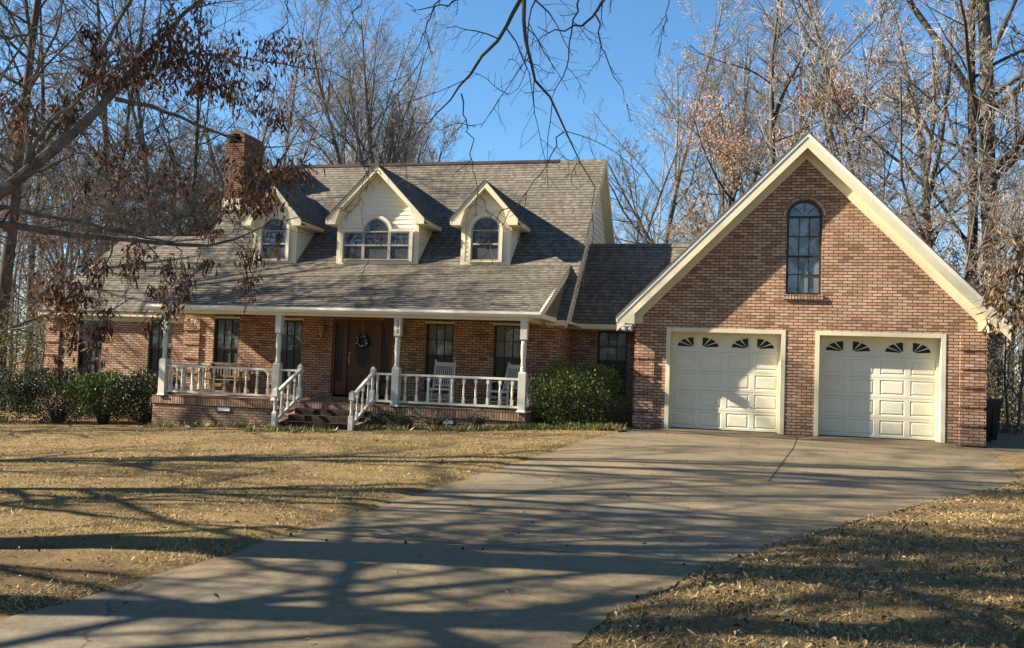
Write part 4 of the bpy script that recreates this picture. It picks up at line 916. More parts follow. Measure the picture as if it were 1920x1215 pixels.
# ------------------------------------------------------------------ shrubs
def shrub(name, c, rad, n, lsz, mat, label, seed, stems=8, cat='shrub', power=2.6, base=.0, stemh=.35, fluff=.10, group=None):
    rng = np.random.default_rng(seed); z0 = gz(c[0], c[1])
    r = empty(name, (c[0], c[1], z0), label=label, cat=cat, group=group)
    d = nrm(rng.standard_normal((n, 3))); d[:, 2] = np.abs(d[:, 2])*np.where(rng.random(n) < .32, -1, 1)
    k = (np.abs(d)**power).sum(-1)**(-1/power)
    lump = 1+.10*np.sin(d[:, 0]*5+seed)*np.sin(d[:, 1]*6+1)+.09*np.sin(d[:, 2]*8+d[:, 0]*7+seed)+fluff*rng.standard_normal(n)*.7
    dep = 1-.5*rng.random(n)**3.2
    C = d*k[:, None]*(lump*dep)[:, None]*np.array(rad)*np.array([1, 1, 1]); hz = rad[2]; C[:, 2] += hz+base
    C[:, 2] = np.maximum(C[:, 2], .03)
    D = nrm(d*np.array([1, 1, .6])+.8*rng.standard_normal((n, 3))+np.array([0, 0, .35])); N = nrm(d+.7*rng.standard_normal((n, 3))+np.array([0, 0, .5]))
    V, F = leaves(C, D, N, lsz*rng.uniform(.7, 1.25, n), lsz*.5*rng.uniform(.8, 1.2, n), .18)
    link('foliage', raw_mesh('foliage', V, F, mat), r)
    if stems:
        m_ = stems*5; a = rng.random(m_)*6.28; q = rng.random(m_)**.5
        P = np.zeros((m_, 5, 3)); e = np.stack([np.cos(a)*rad[0]*.8*q, np.sin(a)*rad[1]*.8*q, np.full(m_, base+hz*(.9+.7*rng.random()))], -1); s0 = e*np.array([.12, .12, 0])-np.array([0, 0, .05])
        for i in range(5): f_ = i/4; P[:, i] = s0*(1-f_)+e*f_+np.array([0, 0, 1])*(.12*math.sin(f_*3.14))
        P[:, 1:-1] += rng.standard_normal((m_, 3, 3))*.02
        Rr = np.linspace(.013, .004, 5)[None]*np.ones((m_, 1)); V, F = tubes(P, Rr, 5); link('stems', raw_mesh('stems', V, F, TWIGD), r)
    return r
shrub('evergreen_shrub', (-1.42, .30), (1.04, .95, .74), 17000, .048, HOLLY, 'big rounded glossy evergreen bush between the porch and the garage', 3, 8, power=2.35)
shrub('evergreen_shrub', (-14.75, .75), (.95, .78, .60), 7500, .07, HOLLYB, 'bright green broadleaf shrub with bare stems in front of the left wing windows', 7, 10, base=.14)
shrub('evergreen_shrub', (-13.35, .80), (.90, .75, .62), 7500, .065, HOLLYD, 'dark green open shrub against the left end of the porch foundation', 9, 10, base=.10)
shrub('evergreen_shrub', (-16.3, .85), (1.15, .85, .70), 11000, .06, HOLLYD, 'dark glossy shrub at the left corner of the brick left wing', 11, 8, base=.06)
shrub('evergreen_shrub', (-18.5, .7), (1.2, .9, .72), 11000, .056, HOLLYD, 'dark clipped hedge shrub beyond the left house corner, at the photo edge', 13, 6, base=.02, power=3.2)
shrub('evergreen_shrub', (-20.8, .9), (1.3, .9, .70), 6000, .06, HOLLYD, 'dark hedge shrub furthest left, mostly out of the photo', 14, 4, base=.02, power=3.2)
shrub('low_shrub', (-5.75, -1.05), (.42, .32, .24), 900, .045, HOLLYD, 'low dark evergreen plant beside the right step railing', 15, 5)
shrub('low_shrub', (-5.05, -1.1), (.36, .28, .23), 620, .042, DRYPL, 'low half dry plant under the porch rail, left of the right foundation vent', 16, 8)
shrub('low_shrub', (-4.35, -1.05), (.34, .27, .21), 420, .042, DRYPL, 'low dry twiggy plant in front of the right foundation vent', 17, 9)
shrub('low_shrub', (-3.4, -1.05), (.36, .27, .24), 420, .042, DRYPL, 'low dry twiggy plant near the right end of the porch foundation', 18, 9)
# ground cover: liriope tufts along the bed, one mass
rng = np.random.default_rng(21); Cs = []
for (xa, xb, ya, yb_, m_) in ((-2.6, -.15, -1.35, -.65, 60), (-6.1, -2.6, -1.75, -1.35, 46), (-8.4, -6.2, -2.75, -2.3, 22), (-12.0, -8.6, -1.25, -.85, 34)):
    for _ in range(m_):
        x, y = rng.uniform(xa, xb), rng.uniform(ya, yb_); k = 26 if xb < -2 else 46
        Cs.append(np.stack([x+.04*rng.standard_normal(k), y+.04*rng.standard_normal(k)], -1))
Cs = np.concatenate(Cs); n = len(Cs); C = np.concatenate([Cs, ground(Cs[:, 0], Cs[:, 1])[:, None]], 1); D = nrm(np.stack([rng.standard_normal(n)*.75, rng.standard_normal(n)*.75, np.full(n, .75)], -1)); N = nrm(np.cross(D, rng.standard_normal((n, 3))))
V, F = leaves(C, D, N, rng.uniform(.10, .22, n), rng.uniform(.010, .016, n), .2, -.35)
tag(link('ground_cover', raw_mesh('ground_cover', V, F, LIRI)), 'yellow green grassy border plants along the foot of the porch and bush', 'ground cover', kind='stuff')
# ------------------------------------------------------------------ grass and leaf litter
def blades(name, pts, hgt, mat, rng, label):
    n = len(pts); z = ground(pts[:, 0], pts[:, 1])+edge_rise(pts[:, 0], pts[:, 1]); b = np.concatenate([pts, z[:, None]-.004], 1); a = rng.random(n)*6.28
    d = np.stack([np.cos(a), np.sin(a), 0*a], -1); h = hgt*rng.uniform(.5, 1.4, n); wd = rng.uniform(.002, .0048, n)
    lean = nrm(np.stack([rng.standard_normal(n), rng.standard_normal(n), np.full(n, .45)], -1))
    V = np.stack([b-d*wd[:, None], b+d*wd[:, None], b+lean*h[:, None]], 1).reshape(-1, 3); F = np.arange(3*n).reshape(n, 3)
    return tag(link(name, raw_mesh(name, V, F, mat)), label, 'grass', kind='stuff')
rng = np.random.default_rng(31)
def vnoise(x, y): return np.sin(x*1.7+1.3*np.sin(y*1.1))*np.sin(y*1.9+1.7*np.sin(x*.8))
def sample(n, x0, x1, y0, y1, ok, power):
    out = []
    y = y0+(y1-y0)*rng.random(n)**power; x = rng.uniform(x0, x1, n); k = ok(x, y); return np.stack([x[k], y[k]], -1)
inview = lambda x, y: (np.abs((( x-CAM[0])*RT[0]+(y-CAM[1])*RT[1])/np.maximum((x-CAM[0])*FW[0]+(y-CAM[1])*FW[1], .1)) < .62) & (((x-CAM[0])*FW[0]+(y-CAM[1])*FW[1]) > 3.2)
okl = lambda x, y: (x < edl(y)-.0+.03*rng.standard_normal(len(x))) & inview(x, y) & (vnoise(x*1.3, y*1.3) > -.5+.3*rng.standard_normal(len(x))) & (np.hypot((x+3.6)*.8, y+15.4) > .9+.5*rng.random(len(x)))
okr = lambda x, y: (x > edr(y)+.0+.03*rng.standard_normal(len(x))) & inview(x, y) & (y < -5.6) & (vnoise(x*1.3, y*1.3) > -.75+.25*rng.standard_normal(len(x)))
pl = sample(900000, -16, .2, -17.8, -.75, okl, 1.9); pr2 = sample(380000, .8, 9, -17.8, -5.6, okr, 1.5)
blades('grass', pl, .045, GRASSM, rng, 'short tan dormant grass of the left front lawn')
blades('grass', pr2, .048, GRASSM, rng, 'short tan dormant grass of the right front lawn')
def litter(name, pts, lsz, mat, label, lift=.012):
    n = len(pts); z = ground(pts[:, 0], pts[:, 1])+edge_rise(pts[:, 0], pts[:, 1])+lift+.012*rng.random(n); C = np.concatenate([pts, z[:, None]], 1); D = nrm(np.stack([rng.standard_normal(n), rng.standard_normal(n), .22*rng.standard_normal(n)], -1)); N = nrm(np.stack([.35*rng.standard_normal(n), .35*rng.standard_normal(n), np.ones(n)], -1))
    V, F = leaves(C, D, N, lsz*rng.uniform(.5, 1.3, n), lsz*.5*rng.uniform(.4, 1.3, n), .55, rng.uniform(-.1, .7, n)[:, None]); return tag(link(name, raw_mesh(name, V, F, mat)), label, 'leaves', kind='stuff')
l1 = sample(9000, -16, .2, -17.8, -.9, lambda x, y: (x < edl(y)) & inview(x, y), 1.5); l2 = sample(15000, .8, 9, -17.8, -5.6, lambda x, y: (x > edr(y)) & inview(x, y), 1.25)
litter('leaf_litter', l1, .042, LITTER, 'dry brown leaves scattered over the left lawn'); litter('leaf_litter', l2, .05, LITTER, 'dry brown leaves scattered over the right lawn')
l3 = sample(260, -2, 8, -16.5, -.3, lambda x, y: (x > edl(y)) & (x < edr(y)), 1.); litter('leaf_litter', l3, .045, LITTER, 'few dry leaves lying on the driveway', .02)
l4 = np.stack([rng.uniform(8.6, 18, 9000), rng.uniform(2.6, 13, 9000)], -1); l4 = l4[(l4[:, 0] > 9.9) | (l4[:, 1] > 5)]; litter('leaf_litter', l4, .10, LITTER, 'thick carpet of fallen leaves at the wood edge right of the garage', .03)
# ------------------------------------------------------------------ trees
def kids(rng, P, Rr, k, t0, t1, ang, ratio, n, up, wob, rk=.6, rmin=.003, fall=.55):
    m, npt, _ = P.shape; L0 = np.linalg.norm(np.diff(P, axis=1), axis=-1).sum(1); idx = np.repeat(np.arange(m), k); q = len(idx)
    st = (np.tile(np.arange(k), m)+rng.random(q))/k; t = t0+(t1-t0)*st; f = t*(npt-1); i = np.minimum(f.astype(int), npt-2); f = (f-i)[:, None]
    base = P[idx, i]*(1-f)+P[idx, i+1]*f; tan = nrm(P[idx, i+1]-P[idx, i]); rad = Rr[idx, i]*(1-f[:, 0])+Rr[idx, i+1]*f[:, 0]
    rv = rng.standard_normal((q, 3)); rv -= (rv*tan).sum(-1, keepdims=True)*tan; rv = nrm(rv); a = np.radians(rng.uniform(*ang, q))[:, None]
    d = nrm(np.cos(a)*tan+np.sin(a)*rv); L = L0[idx]*ratio*(1-fall*(t-t0)/(max(t1-t0, 1e-3)))*rng.uniform(.65, 1.25, q)
    r0 = np.maximum(rad*rng.uniform(rk*.7, rk*1.1, q), rmin); out = np.empty((q, n, 3)); out[:, 0] = base; st_ = (L/(n-1))[:, None]
    for j in range(1, n): out[:, j] = out[:, j-1]+d*st_; d = nrm(d+np.array([0, 0, up])+wob*rng.standard_normal((q, 3)))
    RR = r0[:, None]*np.linspace(1, .32, n)[None]; return out, np.maximum(RR, rmin*.7)
def trunk_line(rng, H, r, n=16, lean=.03, wob=.035, tip=.10):
    P = np.zeros((1, n, 3)); d = np.array([lean*rng.standard_normal(), lean*rng.standard_normal(), 1.]); p = np.array([0, 0, -.4])
    for i in range(n): P[0, i] = p; p = p+d*(H+.4)/(n-1); d = nrm(d+wob*rng.standard_normal(3)*np.array([1, 1, 0]))
    z = np.linspace(0, 1, n); Rr = r*(1-z*(1-tip)); Rr[0] *= 1.45; Rr[1] *= 1.03; return P, Rr[None]
class Tree: pass
def make_tree(seed, H, r, limbs, k2, k3, k4, start=.35, ang=(30, 62), ratio=.34, up=.10, bark=BARKG, twig=TWIG, leafmat=None, nleaf=0, leafz=(0, 1), lsz=.11, forks=0, wob=.10, tmin=.008, fall=.6):
    rng = np.random.default_rng(seed); T = Tree(); P0, R0 = trunk_line(rng, H, r)
    Pt, Rt = [P0], [R0]
    if forks:
        Pf, Rf = kids(rng, P0, R0, forks, .28, .6, (14, 30), .62, 10, .06, .06, .8); Pt.append(Pf); Rt.append(Rf)
    T.trunk = raw_mesh('trunk', *join([tubes(p, q, 9) for p, q in zip(Pt, Rt)]), bark, True)
    par = []
    P1, R1 = kids(rng, P0, R0, limbs, start, .98, ang, ratio, 8, up, wob, .5, .02, fall); par.append((P1, R1, 6))
    if forks:
        Pq, Rq = kids(rng, Pf, Rf, max(5, limbs//2), .3, .98, ang, ratio*1.1, 7, up, wob, .5, .016, fall); P1 = P1; par.append((Pq, Rq, 5))
    l2 = []
    for P, Q, _ in par[:]:
        P2, R2 = kids(rng, P, Q, k2, .18, .98, (25, 60), .46, 6, up*.8, wob*1.2, .6, .010); l2.append((P2, R2))
    P2 = np.concatenate([a for a, b in l2]); R2 = np.concatenate([b for a, b in l2]); P3, R3 = kids(rng, P2, R2, k3, .15, 1., (22, 60), .5, 5, up*.7, wob*1.3, .62, tmin)
    parts = [tubes(P, Q, s_) for P, Q, s_ in par]+[tubes(P2, R2, 4), tubes(P3, R3, 3)]; ends = P3
    if k4:
        P4, R4 = kids(rng, P3, R3, k4, .15, 1., (20, 60), .55, 4, up*.6, wob*1.4, .7, tmin*.8); parts.append(tubes(P4, R4, 3)); ends = P4
    nb = sum(len(p[1]) for p in parts[:len(par)+1]); T.crown = raw_mesh('crown', *join(parts), bark, False); T.crown.materials.append(twig); mi = np.ones(len(T.crown.polygons), np.int32); mi[:nb] = 0; T.crown.polygons.foreach_set('material_index', mi); T.leaf = None
    if leafmat:
        e = ends.reshape(-1, 3); zz = e[:, 2]/H; w_ = (zz > leafz[0]) & (zz < leafz[1]); e = e[w_]; lm = vnoise(e[:, 0]*.9+seed, e[:, 2]*.9+e[:, 1]*.6) > -.1; e = e[lm] if lm.sum() > 50 else e
        C = e[rng.integers(0, len(e), nleaf)]+.22*rng.standard_normal((nleaf, 3)); D = nrm(rng.standard_normal((nleaf, 3))*.8+np.array([0, 0, -.7])); V, F = leaves(C, D, rng.standard_normal((nleaf, 3)), lsz*rng.uniform(.6, 1.3, nleaf), lsz*.42*rng.uniform(.7, 1.2, nleaf), .25, .2)
        T.leaf = raw_mesh('leaves', V, F, leafmat)
    return T
def make_pine(seed, H, r):
    rng = np.random.default_rng(seed); T = Tree(); P0, R0 = trunk_line(rng, H, r, tip=.2); T.trunk = raw_mesh('trunk', *tubes(P0, R0, 9), BARK, True)
    P1, R1 = kids(rng, P0, R0, 44, .42, .99, (60, 95), .20, 6, .10, .10, .35, .015, .7); P2, R2 = kids(rng, P1, R1, 7, .3, 1., (25, 60), .42, 4, .12, .15, .6, .006)
    e = P2.reshape(-1, 3); n = 15000; C = e[rng.integers(0, len(e), n)]+.05*rng.standard_normal((n, 3)); D = nrm(rng.standard_normal((n, 3))+np.array([0, 0, .35])); V, F = leaves(C, D, rng.standard_normal((n, 3)), rng.uniform(.16, .30, n), rng.uniform(.02, .04, n), .1, .1)
    T.crown = raw_mesh('branches', *join([tubes(P1, R1, 5), tubes(P2, R2, 3)]), TWIGD); T.leaf = raw_mesh('needles', V, F, PINEN); return T
def place(T, name, loc, rz, sc, label, cat='tree', group=None, crown='crown'):
    r = empty(name, (loc[0], loc[1], gz(loc[0], loc[1])), rz, label=label, cat=cat, group=group); r.scale = (sc, sc, sc)
    link('trunk', T.trunk, r); link(crown, T.crown, r)
    if T.leaf: link('leaves', T.leaf, r)
    return r
TA = make_tree(101, 24, .30, 22, 7, 5, 5, .26, (35, 75), .34, .08, BARK, TWIG, forks=2, wob=.13)
TB = make_tree(102, 22, .19, 22, 7, 5, 5, .26, (30, 62), .34, .11, forks=1, wob=.12)
TC = make_tree(103, 17, .25, 26, 8, 6, 5, .12, (18, 42), .50, .15, BARKG, TWIG, wob=.08, forks=3)
TD = make_tree(104, 17, .21, 18, 7, 5, 5, .18, (40, 75), .44, .07, BARKG, TWIG, forks=3, wob=.14)
TE = make_tree(105, 9, .06, 14, 6, 5, 3, .12, (25, 60), .40, .10, BARKG, TWIG, tmin=.005, wob=.14)
TF = make_tree(106, 19, .22, 20, 7, 5, 4, .16, (35, 75), .36, .07, BARK, TWIG, BEECHLEAF, 12000, (.12, .66), .13, forks=2, wob=.12)
TG = make_pine(107, 17, .19)
TH = make_tree(108, 18, .12, 20, 7, 5, 4, .22, (28, 60), .34, .10, wob=.12, forks=1)
TI = make_tree(109, 21, .17, 20, 7, 5, 5, .22, (35, 75), .36, .05, BARK, TWIGM, wob=.15, forks=1)
TK = make_tree(110, 6, .05, 14, 6, 4, 3, .08, (35, 75), .45, .06, BARKG, TWIG, BEECHLEAF, 2600, (0, 1.2), .10, tmin=.004)
TL = make_tree(111, 10, .10, 18, 8, 6, 5, .08, (35, 80), .46, .05, BARKG, TWIGM, wob=.16, forks=3, tmin=.006)
def tr(T, px, Y, sc, rz, label, name='bare_tree', group=None, **k):
    p = at(px, 700, Y); return place(T, name, (p[0], p[1]), R(rz), sc, label, group=group, **k)
# behind the garage and to its right
tr(TF, 1443, 15, 1.0, 20, 'tree with tan leaves on its lower crown behind the left garage gable slope', 'oak_tree')
tr(TH, 1700, 14, 1.15, 200, 'slender dark trunked bare tree first right of the garage gable peak')
tr(TD, 1757, 13, .95, 75, 'forked bare tree between the slender tree and the two thick trunks right of the garage')
tr(TI, 1812, 14, 1.3, 300, 'dark straight bare tree just left of the thickest trunk at the right of the photo')
tr(TA, 1852, 13.2, 1.2, 130, 'thickest dark bare trunk at the right of the photo, wrapped in brown leaves low down')
tr(TK, 1838, 11.5, 1.2, 40, 'bushy sapling full of tan leaves at the foot of the thickest right hand trunk', 'leafy_sapling')
tr(TK, 1740, 12.2, 1.1, 190, 'bushy sapling full of tan leaves showing over the right slope of the garage roof', 'leafy_sapling')
tr(TK, 1330, 12.5, 1.05, 310, 'bushy sapling full of tan leaves over the low link roof, left of the garage gable', 'leafy_sapling')
tr(TK, 1235, 15, .95, 110, 'bushy sapling with tan leaves just above the ridge of the low link roof', 'leafy_sapling')
tr(TB, 1590, 22, 1.0, 40, 'bare tree rising behind the right slope of the garage gable, next to its peak')
tr(TC, 1320, 24, 1.0, 150, 'pale bare tree with a fine upswept crown left of the brown leaved tree')
tr(TB, 1225, 27, 1.05, 250, 'bare tree rising above the low link roof between house and garage')
tr(TH, 1130, 25, 1.0, 15, 'slim bare tree behind the right end of the main roof ridge')
tr(TH, 1045, 40, .85, 100, 'small far bare tree showing its twigs above the right part of the main ridge')
tr(TD, 950, 46, .72, 222, 'small far bare tree low above the middle of the main ridge')
tr(TD, 835, 30, .62, 330, 'short bare tree leaning above the ridge, right of the big fan crowned tree')
# behind the middle and left
tr(TC, 700, 22, 1.12, 60, 'big fan crowned bare tree behind the middle dormer')
tr(TC, 610, 29, 1.15, 200, 'pale bare tree with a fine upswept crown left of the fan crowned tree'); tr(TC, 790, 33, 1.1, 310, 'pale bare tree with a fine upswept crown right of the fan crowned tree')
tr(TG, 770, 30, .68, 10, 'dark green pine behind the ridge right of the fan crowned tree', 'pine_tree', crown='branches')
tr(TG, 640, 27, .74, 80, 'dark green pine behind the ridge, left of the fan crowned tree', 'pine_tree', crown='branches')
tr(TG, 565, 31, .80, 170, 'dark green pine directly right of the chimney', 'pine_tree', crown='branches')
tr(TG, 375, 24, .86, 260, 'dark green pine left of the chimney', 'pine_tree', crown='branches')
tr(TG, 270, 28, .80, 330, 'dark green pine further left behind the ridge of the left wing', 'pine_tree', crown='branches')
tr(TB, 505, 26, 1.0, 210, 'bare tree right behind the chimney top')
tr(TD, 440, 20, 1.05, 20, 'spreading bare tree behind and left of the chimney')
tr(TI, 345, 16, 1.0, 120, 'dark trunked bare tree behind the ridge of the left wing')
tr(TB, 270, 13, 1.0, 60, 'bare tree behind the left wing roof, second trunk left of the chimney')
tr(TA, 195, 15, .9, 300, 'thick trunked bare tree behind the left end of the left wing roof')
tr(TH, 120, 10, 1.0, 140, 'slender bare tree beside the left gable end of the left wing')
tr(TI, 55, 12, 1.05, 230, 'dark bare tree in the woods left of the house')
tr(TA, 2, 6.5, .95, 10, 'thick dark trunk cut by the left edge of the photo')
tr(TD, 150, 22, 1.0, 200, 'bare spreading tree deep in the woods behind the left wing')
tr(TE, 65, 5.0, .75, 0, 'thin bare sapling left of the house wall', 'sapling'); tr(TE, 25, 8.5, .95, 90, 'thin bare sapling beside the thick trunk at the left edge of the photo', 'sapling')
tr(TE, 1890, 6.0, .62, 200, 'pale thin sapling right of the rubbish bin', 'sapling'); tr(TE, 1912, 9.0, .8, 20, 'thin bare sapling at the right edge of the photo', 'sapling')
UL = 'tangled bare understorey tree in the woods left of the house'; UG = 'tangled understorey trees at left'
for px, Y, sc, rz, lb in ((20, 10, 1.0, 0, 'tangled understorey tree left of the house, nearest the left edge of the photo'), (95, 9.5, .95, 60, 'tangled understorey tree standing against the left wing gable end'), (160, 13, 1.0, 130, 'tangled understorey tree behind the left end of the left wing ridge'), (235, 12, .95, 200, 'tangled understorey tree behind the middle of the left wing ridge'), (310, 13.5, 1.05, 270, 'tangled understorey tree behind the right end of the left wing ridge'), (385, 15, 1.0, 330, 'tangled understorey tree just left of the chimney'),
        (475, 21, 1.05, 20, 'tangled understorey tree just right of the chimney'), (-30, 14, 1.3, 50, 'tall tangled understorey tree just outside the left edge of the photo'), (50, 17, 1.5, 170, 'tall tangled tree in the second row of the woods at the left edge'), (130, 19, 1.5, 290, 'tall tangled tree in the second row, over the left end of the left wing roof'), (205, 18, 1.45, 20, 'tall tangled tree in the second row, over the middle of the left wing roof'), (285, 20, 1.5, 110, 'tall tangled tree in the second row, left of the pine by the chimney'), (350, 22, 1.5, 220, 'tall tangled tree in the second row, right of the pine by the chimney'), (430, 27, 1.5, 310, 'tall tangled tree in the second row behind the chimney'), (600, 30, 1.4, 75, 'tall tangled tree in the second row over the left third of the main ridge'), (1890, 14, 1.4, 95, 'tall tangled tree in the second row at the right edge of the photo'), (1560, 26, 1.3, 190, 'tall tangled tree in the second row right of the garage peak'), (560, 23, 1.1, 90, 'tangled understorey tree above the left part of the main ridge'), (640, 25, 1.0, 160, 'tangled understorey tree left of the fan crowned tree, above the ridge'), (770, 25, .95, 240, 'tangled understorey tree right of the fan crowned tree, above the ridge'), (1660, 13, 1.0, 300, 'tangled understorey tree over the middle of the right garage roof slope'), (1780, 9.5, .9, 45, 'tangled understorey tree over the lower end of the right garage roof slope'), (1395, 17, .9, 10, 'tangled understorey tree over the upper left slope of the garage gable'), (1270, 18, .9, 80, 'tangled understorey tree over the left end of the garage roof slope'), (1180, 21, .85, 140, 'tangled understorey tree right of the main roof gable')):
    tr(TL, px, Y, sc, rz, lb, 'understorey_tree')
E2 = [(-27, 7, 'yellow green dense evergreen bush at the left edge, behind the hedge'), (-21.5, 9.5, 'yellow green dense evergreen bush close to the left wall of the house')]
shrub('tall_evergreen', (-22.6, 6.2), (1.5, 1.2, 1.75), 5200, .09, UNDER, E2[1][2], 41, 6, power=2.2, fluff=.25)
shrub('tall_evergreen', (-26.0, 6.6), (1.8, 1.3, 1.9), 5200, .10, UNDER, E2[0][2], 42, 6, power=2.2, fluff=.25)
# the far wood, one mass
rng = np.random.default_rng(55); parts = []; pl_ = []
for k in range(210):
    Y_ = rng.uniform(34, 78); px = rng.uniform(-500, 2300); p = at(px, 700, Y_); H = rng.uniform(9, 15.5) if 820 < px < 1140 else rng.uniform(11, 21); g0 = gz(p[0], p[1])
    if 800 < px < 1130 and rng.random() < .5: continue
    P0, R0 = trunk_line(rng, H, rng.uniform(.08, .17), 8); off = np.array([p[0], p[1], g0]); P1, R1 = kids(rng, P0, R0, 12, .2, .98, (28, 62), .32, 5, .12, .1, .5, .014, .6); P2, R2 = kids(rng, P1, R1, 6, .15, 1., (25, 60), .5, 4, .1, .13, .6, .010); P3, R3 = kids(rng, P2, R2, 4, .15, 1., (25, 60), .55, 3, .1, .15, .7, .008)
    for P, Q, s_ in ((P0, R0, 5), (P1, R1, 3), (P2, R2, 3), (P3, R3, 3)): parts.append(tubes(P+off, Q, s_))
tag(link('distant_woods', raw_mesh('distant_woods', *join(parts), TWIG)), 'hazy mass of bare grey trees far behind the house', 'woods', kind='stuff')
rng = np.random.default_rng(56)
def thicket(name, boxes, n, lsz, mat, label):
    C = []
    for x0, x1, y0, y1, h, w_ in boxes:
        q = int(n*w_); x = rng.uniform(x0, x1, q); y = rng.uniform(y0, y1, q); z = ground(x, y)+h*rng.random(q)**1.3*(.6+.4*vnoise(x*.9, y*.7)); C.append(np.stack([x, y, z], -1))
    C = np.concatenate(C); q = len(C); D = nrm(rng.standard_normal((q, 3))); V, F = leaves(C, D, rng.standard_normal((q, 3)), lsz*rng.uniform(.6, 1.4, q), lsz*.5*rng.uniform(.6, 1.2, q), .2)
    m_ = q//40; b = C[rng.integers(0, q, m_)].copy(); b[:, 2] = ground(b[:, 0], b[:, 1]); P = np.zeros((m_, 5, 3)); d = np.stack([.35*rng.standard_normal(m_), .35*rng.standard_normal(m_), np.ones(m_)], -1); L = rng.uniform(1.2, 3.4, m_)[:, None]
    for j in range(5): P[:, j] = b+d*L*j/4+.06*j*rng.standard_normal((m_, 3))
    Rr = np.linspace(.016, .004, 5)[None]*np.ones((m_, 1)); V2, F2 = tubes(P, Rr, 3)
    me = raw_mesh(name, *join([(V, F), (V2, F2)]), mat); me.materials.append(TWIGM); mi = np.zeros(len(me.polygons), np.int32); mi[len(F):] = 1; me.polygons.foreach_set('material_index', mi)
    return tag(link(name, me), label, 'undergrowth', kind='stuff')
thicket('undergrowth', [(9.3, 15, 10.2, 13, 3.4, .45), (10.5, 22, 13, 24, 3.6, .55)], 20000, .085, UNDER, 'olive green thicket at the wood edge right of the garage')
thicket('undergrowth', [(-46, -18.8, 10, 24, 3.6, .6), (-30, -12, 16, 26, 4.2, .4)], 22000, .10, UNDER, 'olive green thicket in the woods left of and behind the house')
thicket('undergrowth', [(-12, 10, 30, 44, 4.0, 1.)], 9000, .14, BEECHLEAF, 'brown thicket behind the house')
# ---- the near trees whose branches hang into the photo
def pline(pts):
    return np.array([atd(a, b, d) for a, b, d, r in pts]), np.array([r*.68 for a, b, d, r in pts])
def resample(P, Rr, n):
    L = np.concatenate([[0], np.cumsum(np.linalg.norm(np.diff(P, axis=0), axis=1))]); t = np.linspace(0, L[-1], n)
    # smooth by a cardinal spline through the points
    out = np.stack([np.interp(t, L, P[:, k]) for k in range(3)], -1); 
    for _ in range(2): out[1:-1] = .25*out[:-2]+.5*out[1:-1]+.25*out[2:]
    return out, np.interp(t, L, Rr)
def near_tree(name, base, H, r, label, limbs, limb_world, extra, seed, bark, twig, spur, group=None):
    """limbs: polylines through the air where the photo shows them; limb_world: how each joins the trunk; extra: free limbs (n, ...)"""
    rng = np.random.default_rng(seed); root = empty(name, (base[0], base[1], gz(*base)), label=label, cat='tree'); off = np.array(root.location)
    P0, R0 = trunk_line(rng, H, r, lean=.03); V, F = tubes(P0, R0, 12); link('trunk', raw_mesh('trunk', V, F, bark, True), root)
    parts = []; allP = []; segs = []
    for lp in limbs:
        P, Q = resample(*lp, 16); P = P-off; P[1:-1] += .012*rng.standard_normal(P[1:-1].shape)
        segs.append((P[None], Q[None])); parts.append(tubes(P[None], Q[None], 8))
    for P, Q in segs:
        Ln = np.linalg.norm(np.diff(P[0], axis=0), axis=1).sum(); k = int(max(4, Ln*spur)); Pa, Qa = kids(rng, P, Q, k, .12, 1., (30, 75), .30/max(1, Ln/2.2), 6, spur_up, .16, .5, .0028, .3)
        Pb, Qb = kids(rng, Pa, Qa, 5, .1, 1., (30, 70), .5, 4, spur_up, .2, .6, .0018); parts += [tubes(Pa, Qa, 4), tubes(Pb, Qb, 3)]; allP += [P[0], Pa.reshape(-1, 3)]
    for n_, t0, t1, ang, ratio, up, dirv in extra:
        Pa, Qa = kids(rng, P0, R0, n_, t0, t1, ang, ratio, 9, up, .10, .5, .02, .35)
        if dirv is not None:                       # keep the limbs that reach away from the view
            e = Pa[:, -1]-Pa[:, 0]; keep = (e*np.array(dirv)).sum(-1) > 0; Pa, Qa = Pa[keep], Qa[keep]
        Pb, Qb = kids(rng, Pa, Qa, 6, .2, 1., (25, 60), .45, 6, .05, .12, .6, .010); Pc, Qc = kids(rng, Pb, Qb, 6, .15, 1., (25, 60), .5, 5, .04, .15, .6, .006); Pd, Qd = kids(rng, Pc, Qc, 3, .2, 1., (25, 60), .55, 4, .03, .15, .7, .004)
        parts += [tubes(Pa, Qa, 7), tubes(Pb, Qb, 5), tubes(Pc, Qc, 4), tubes(Pd, Qd, 3)]
    return root, off, parts, np.concatenate(allP), rng
spur_up = .0
# left oak
TX_ = lambda h: (-340, 0, 7.7)
L1 = [(-330, 520, 7.8, .13), (-150, 445, 7.8, .105), (0, 362, 7.9, .085), (60, 310, 8.0, .075), (130, 255, 8.1, .066), (200, 200, 8.3, .056), (240, 150, 8.4, .045), (300, 60, 8.6, .034), (380, 0, 8.8, .025), (470, -80, 9.2, .015)]
L2 = [(-330, 500, 7.8, .07), (-100, 408, 7.9, .055), (40, 419, 8.0, .046), (113, 437, 8.1, .040), (200, 449, 8.2, .034), (269, 449, 8.3, .029), (326, 457, 8.4, .025), (395, 476, 8.5, .020), (441, 457, 8.6, .016), (480, 434, 8.7, .012), (545, 392, 8.9, .007), (590, 400, 9.1, .003)]
L3 = [(-330, 480, 7.9, .06), (-80, 385, 7.95, .035), (0, 384, 7.9, .028), (95, 410, 7.95, .024), (187, 427, 8.0, .019), (239, 438, 8.05, .016), (303, 450, 8.1, .012), (402, 456, 8.2, .006), (415, 440, 8.3, .003)]
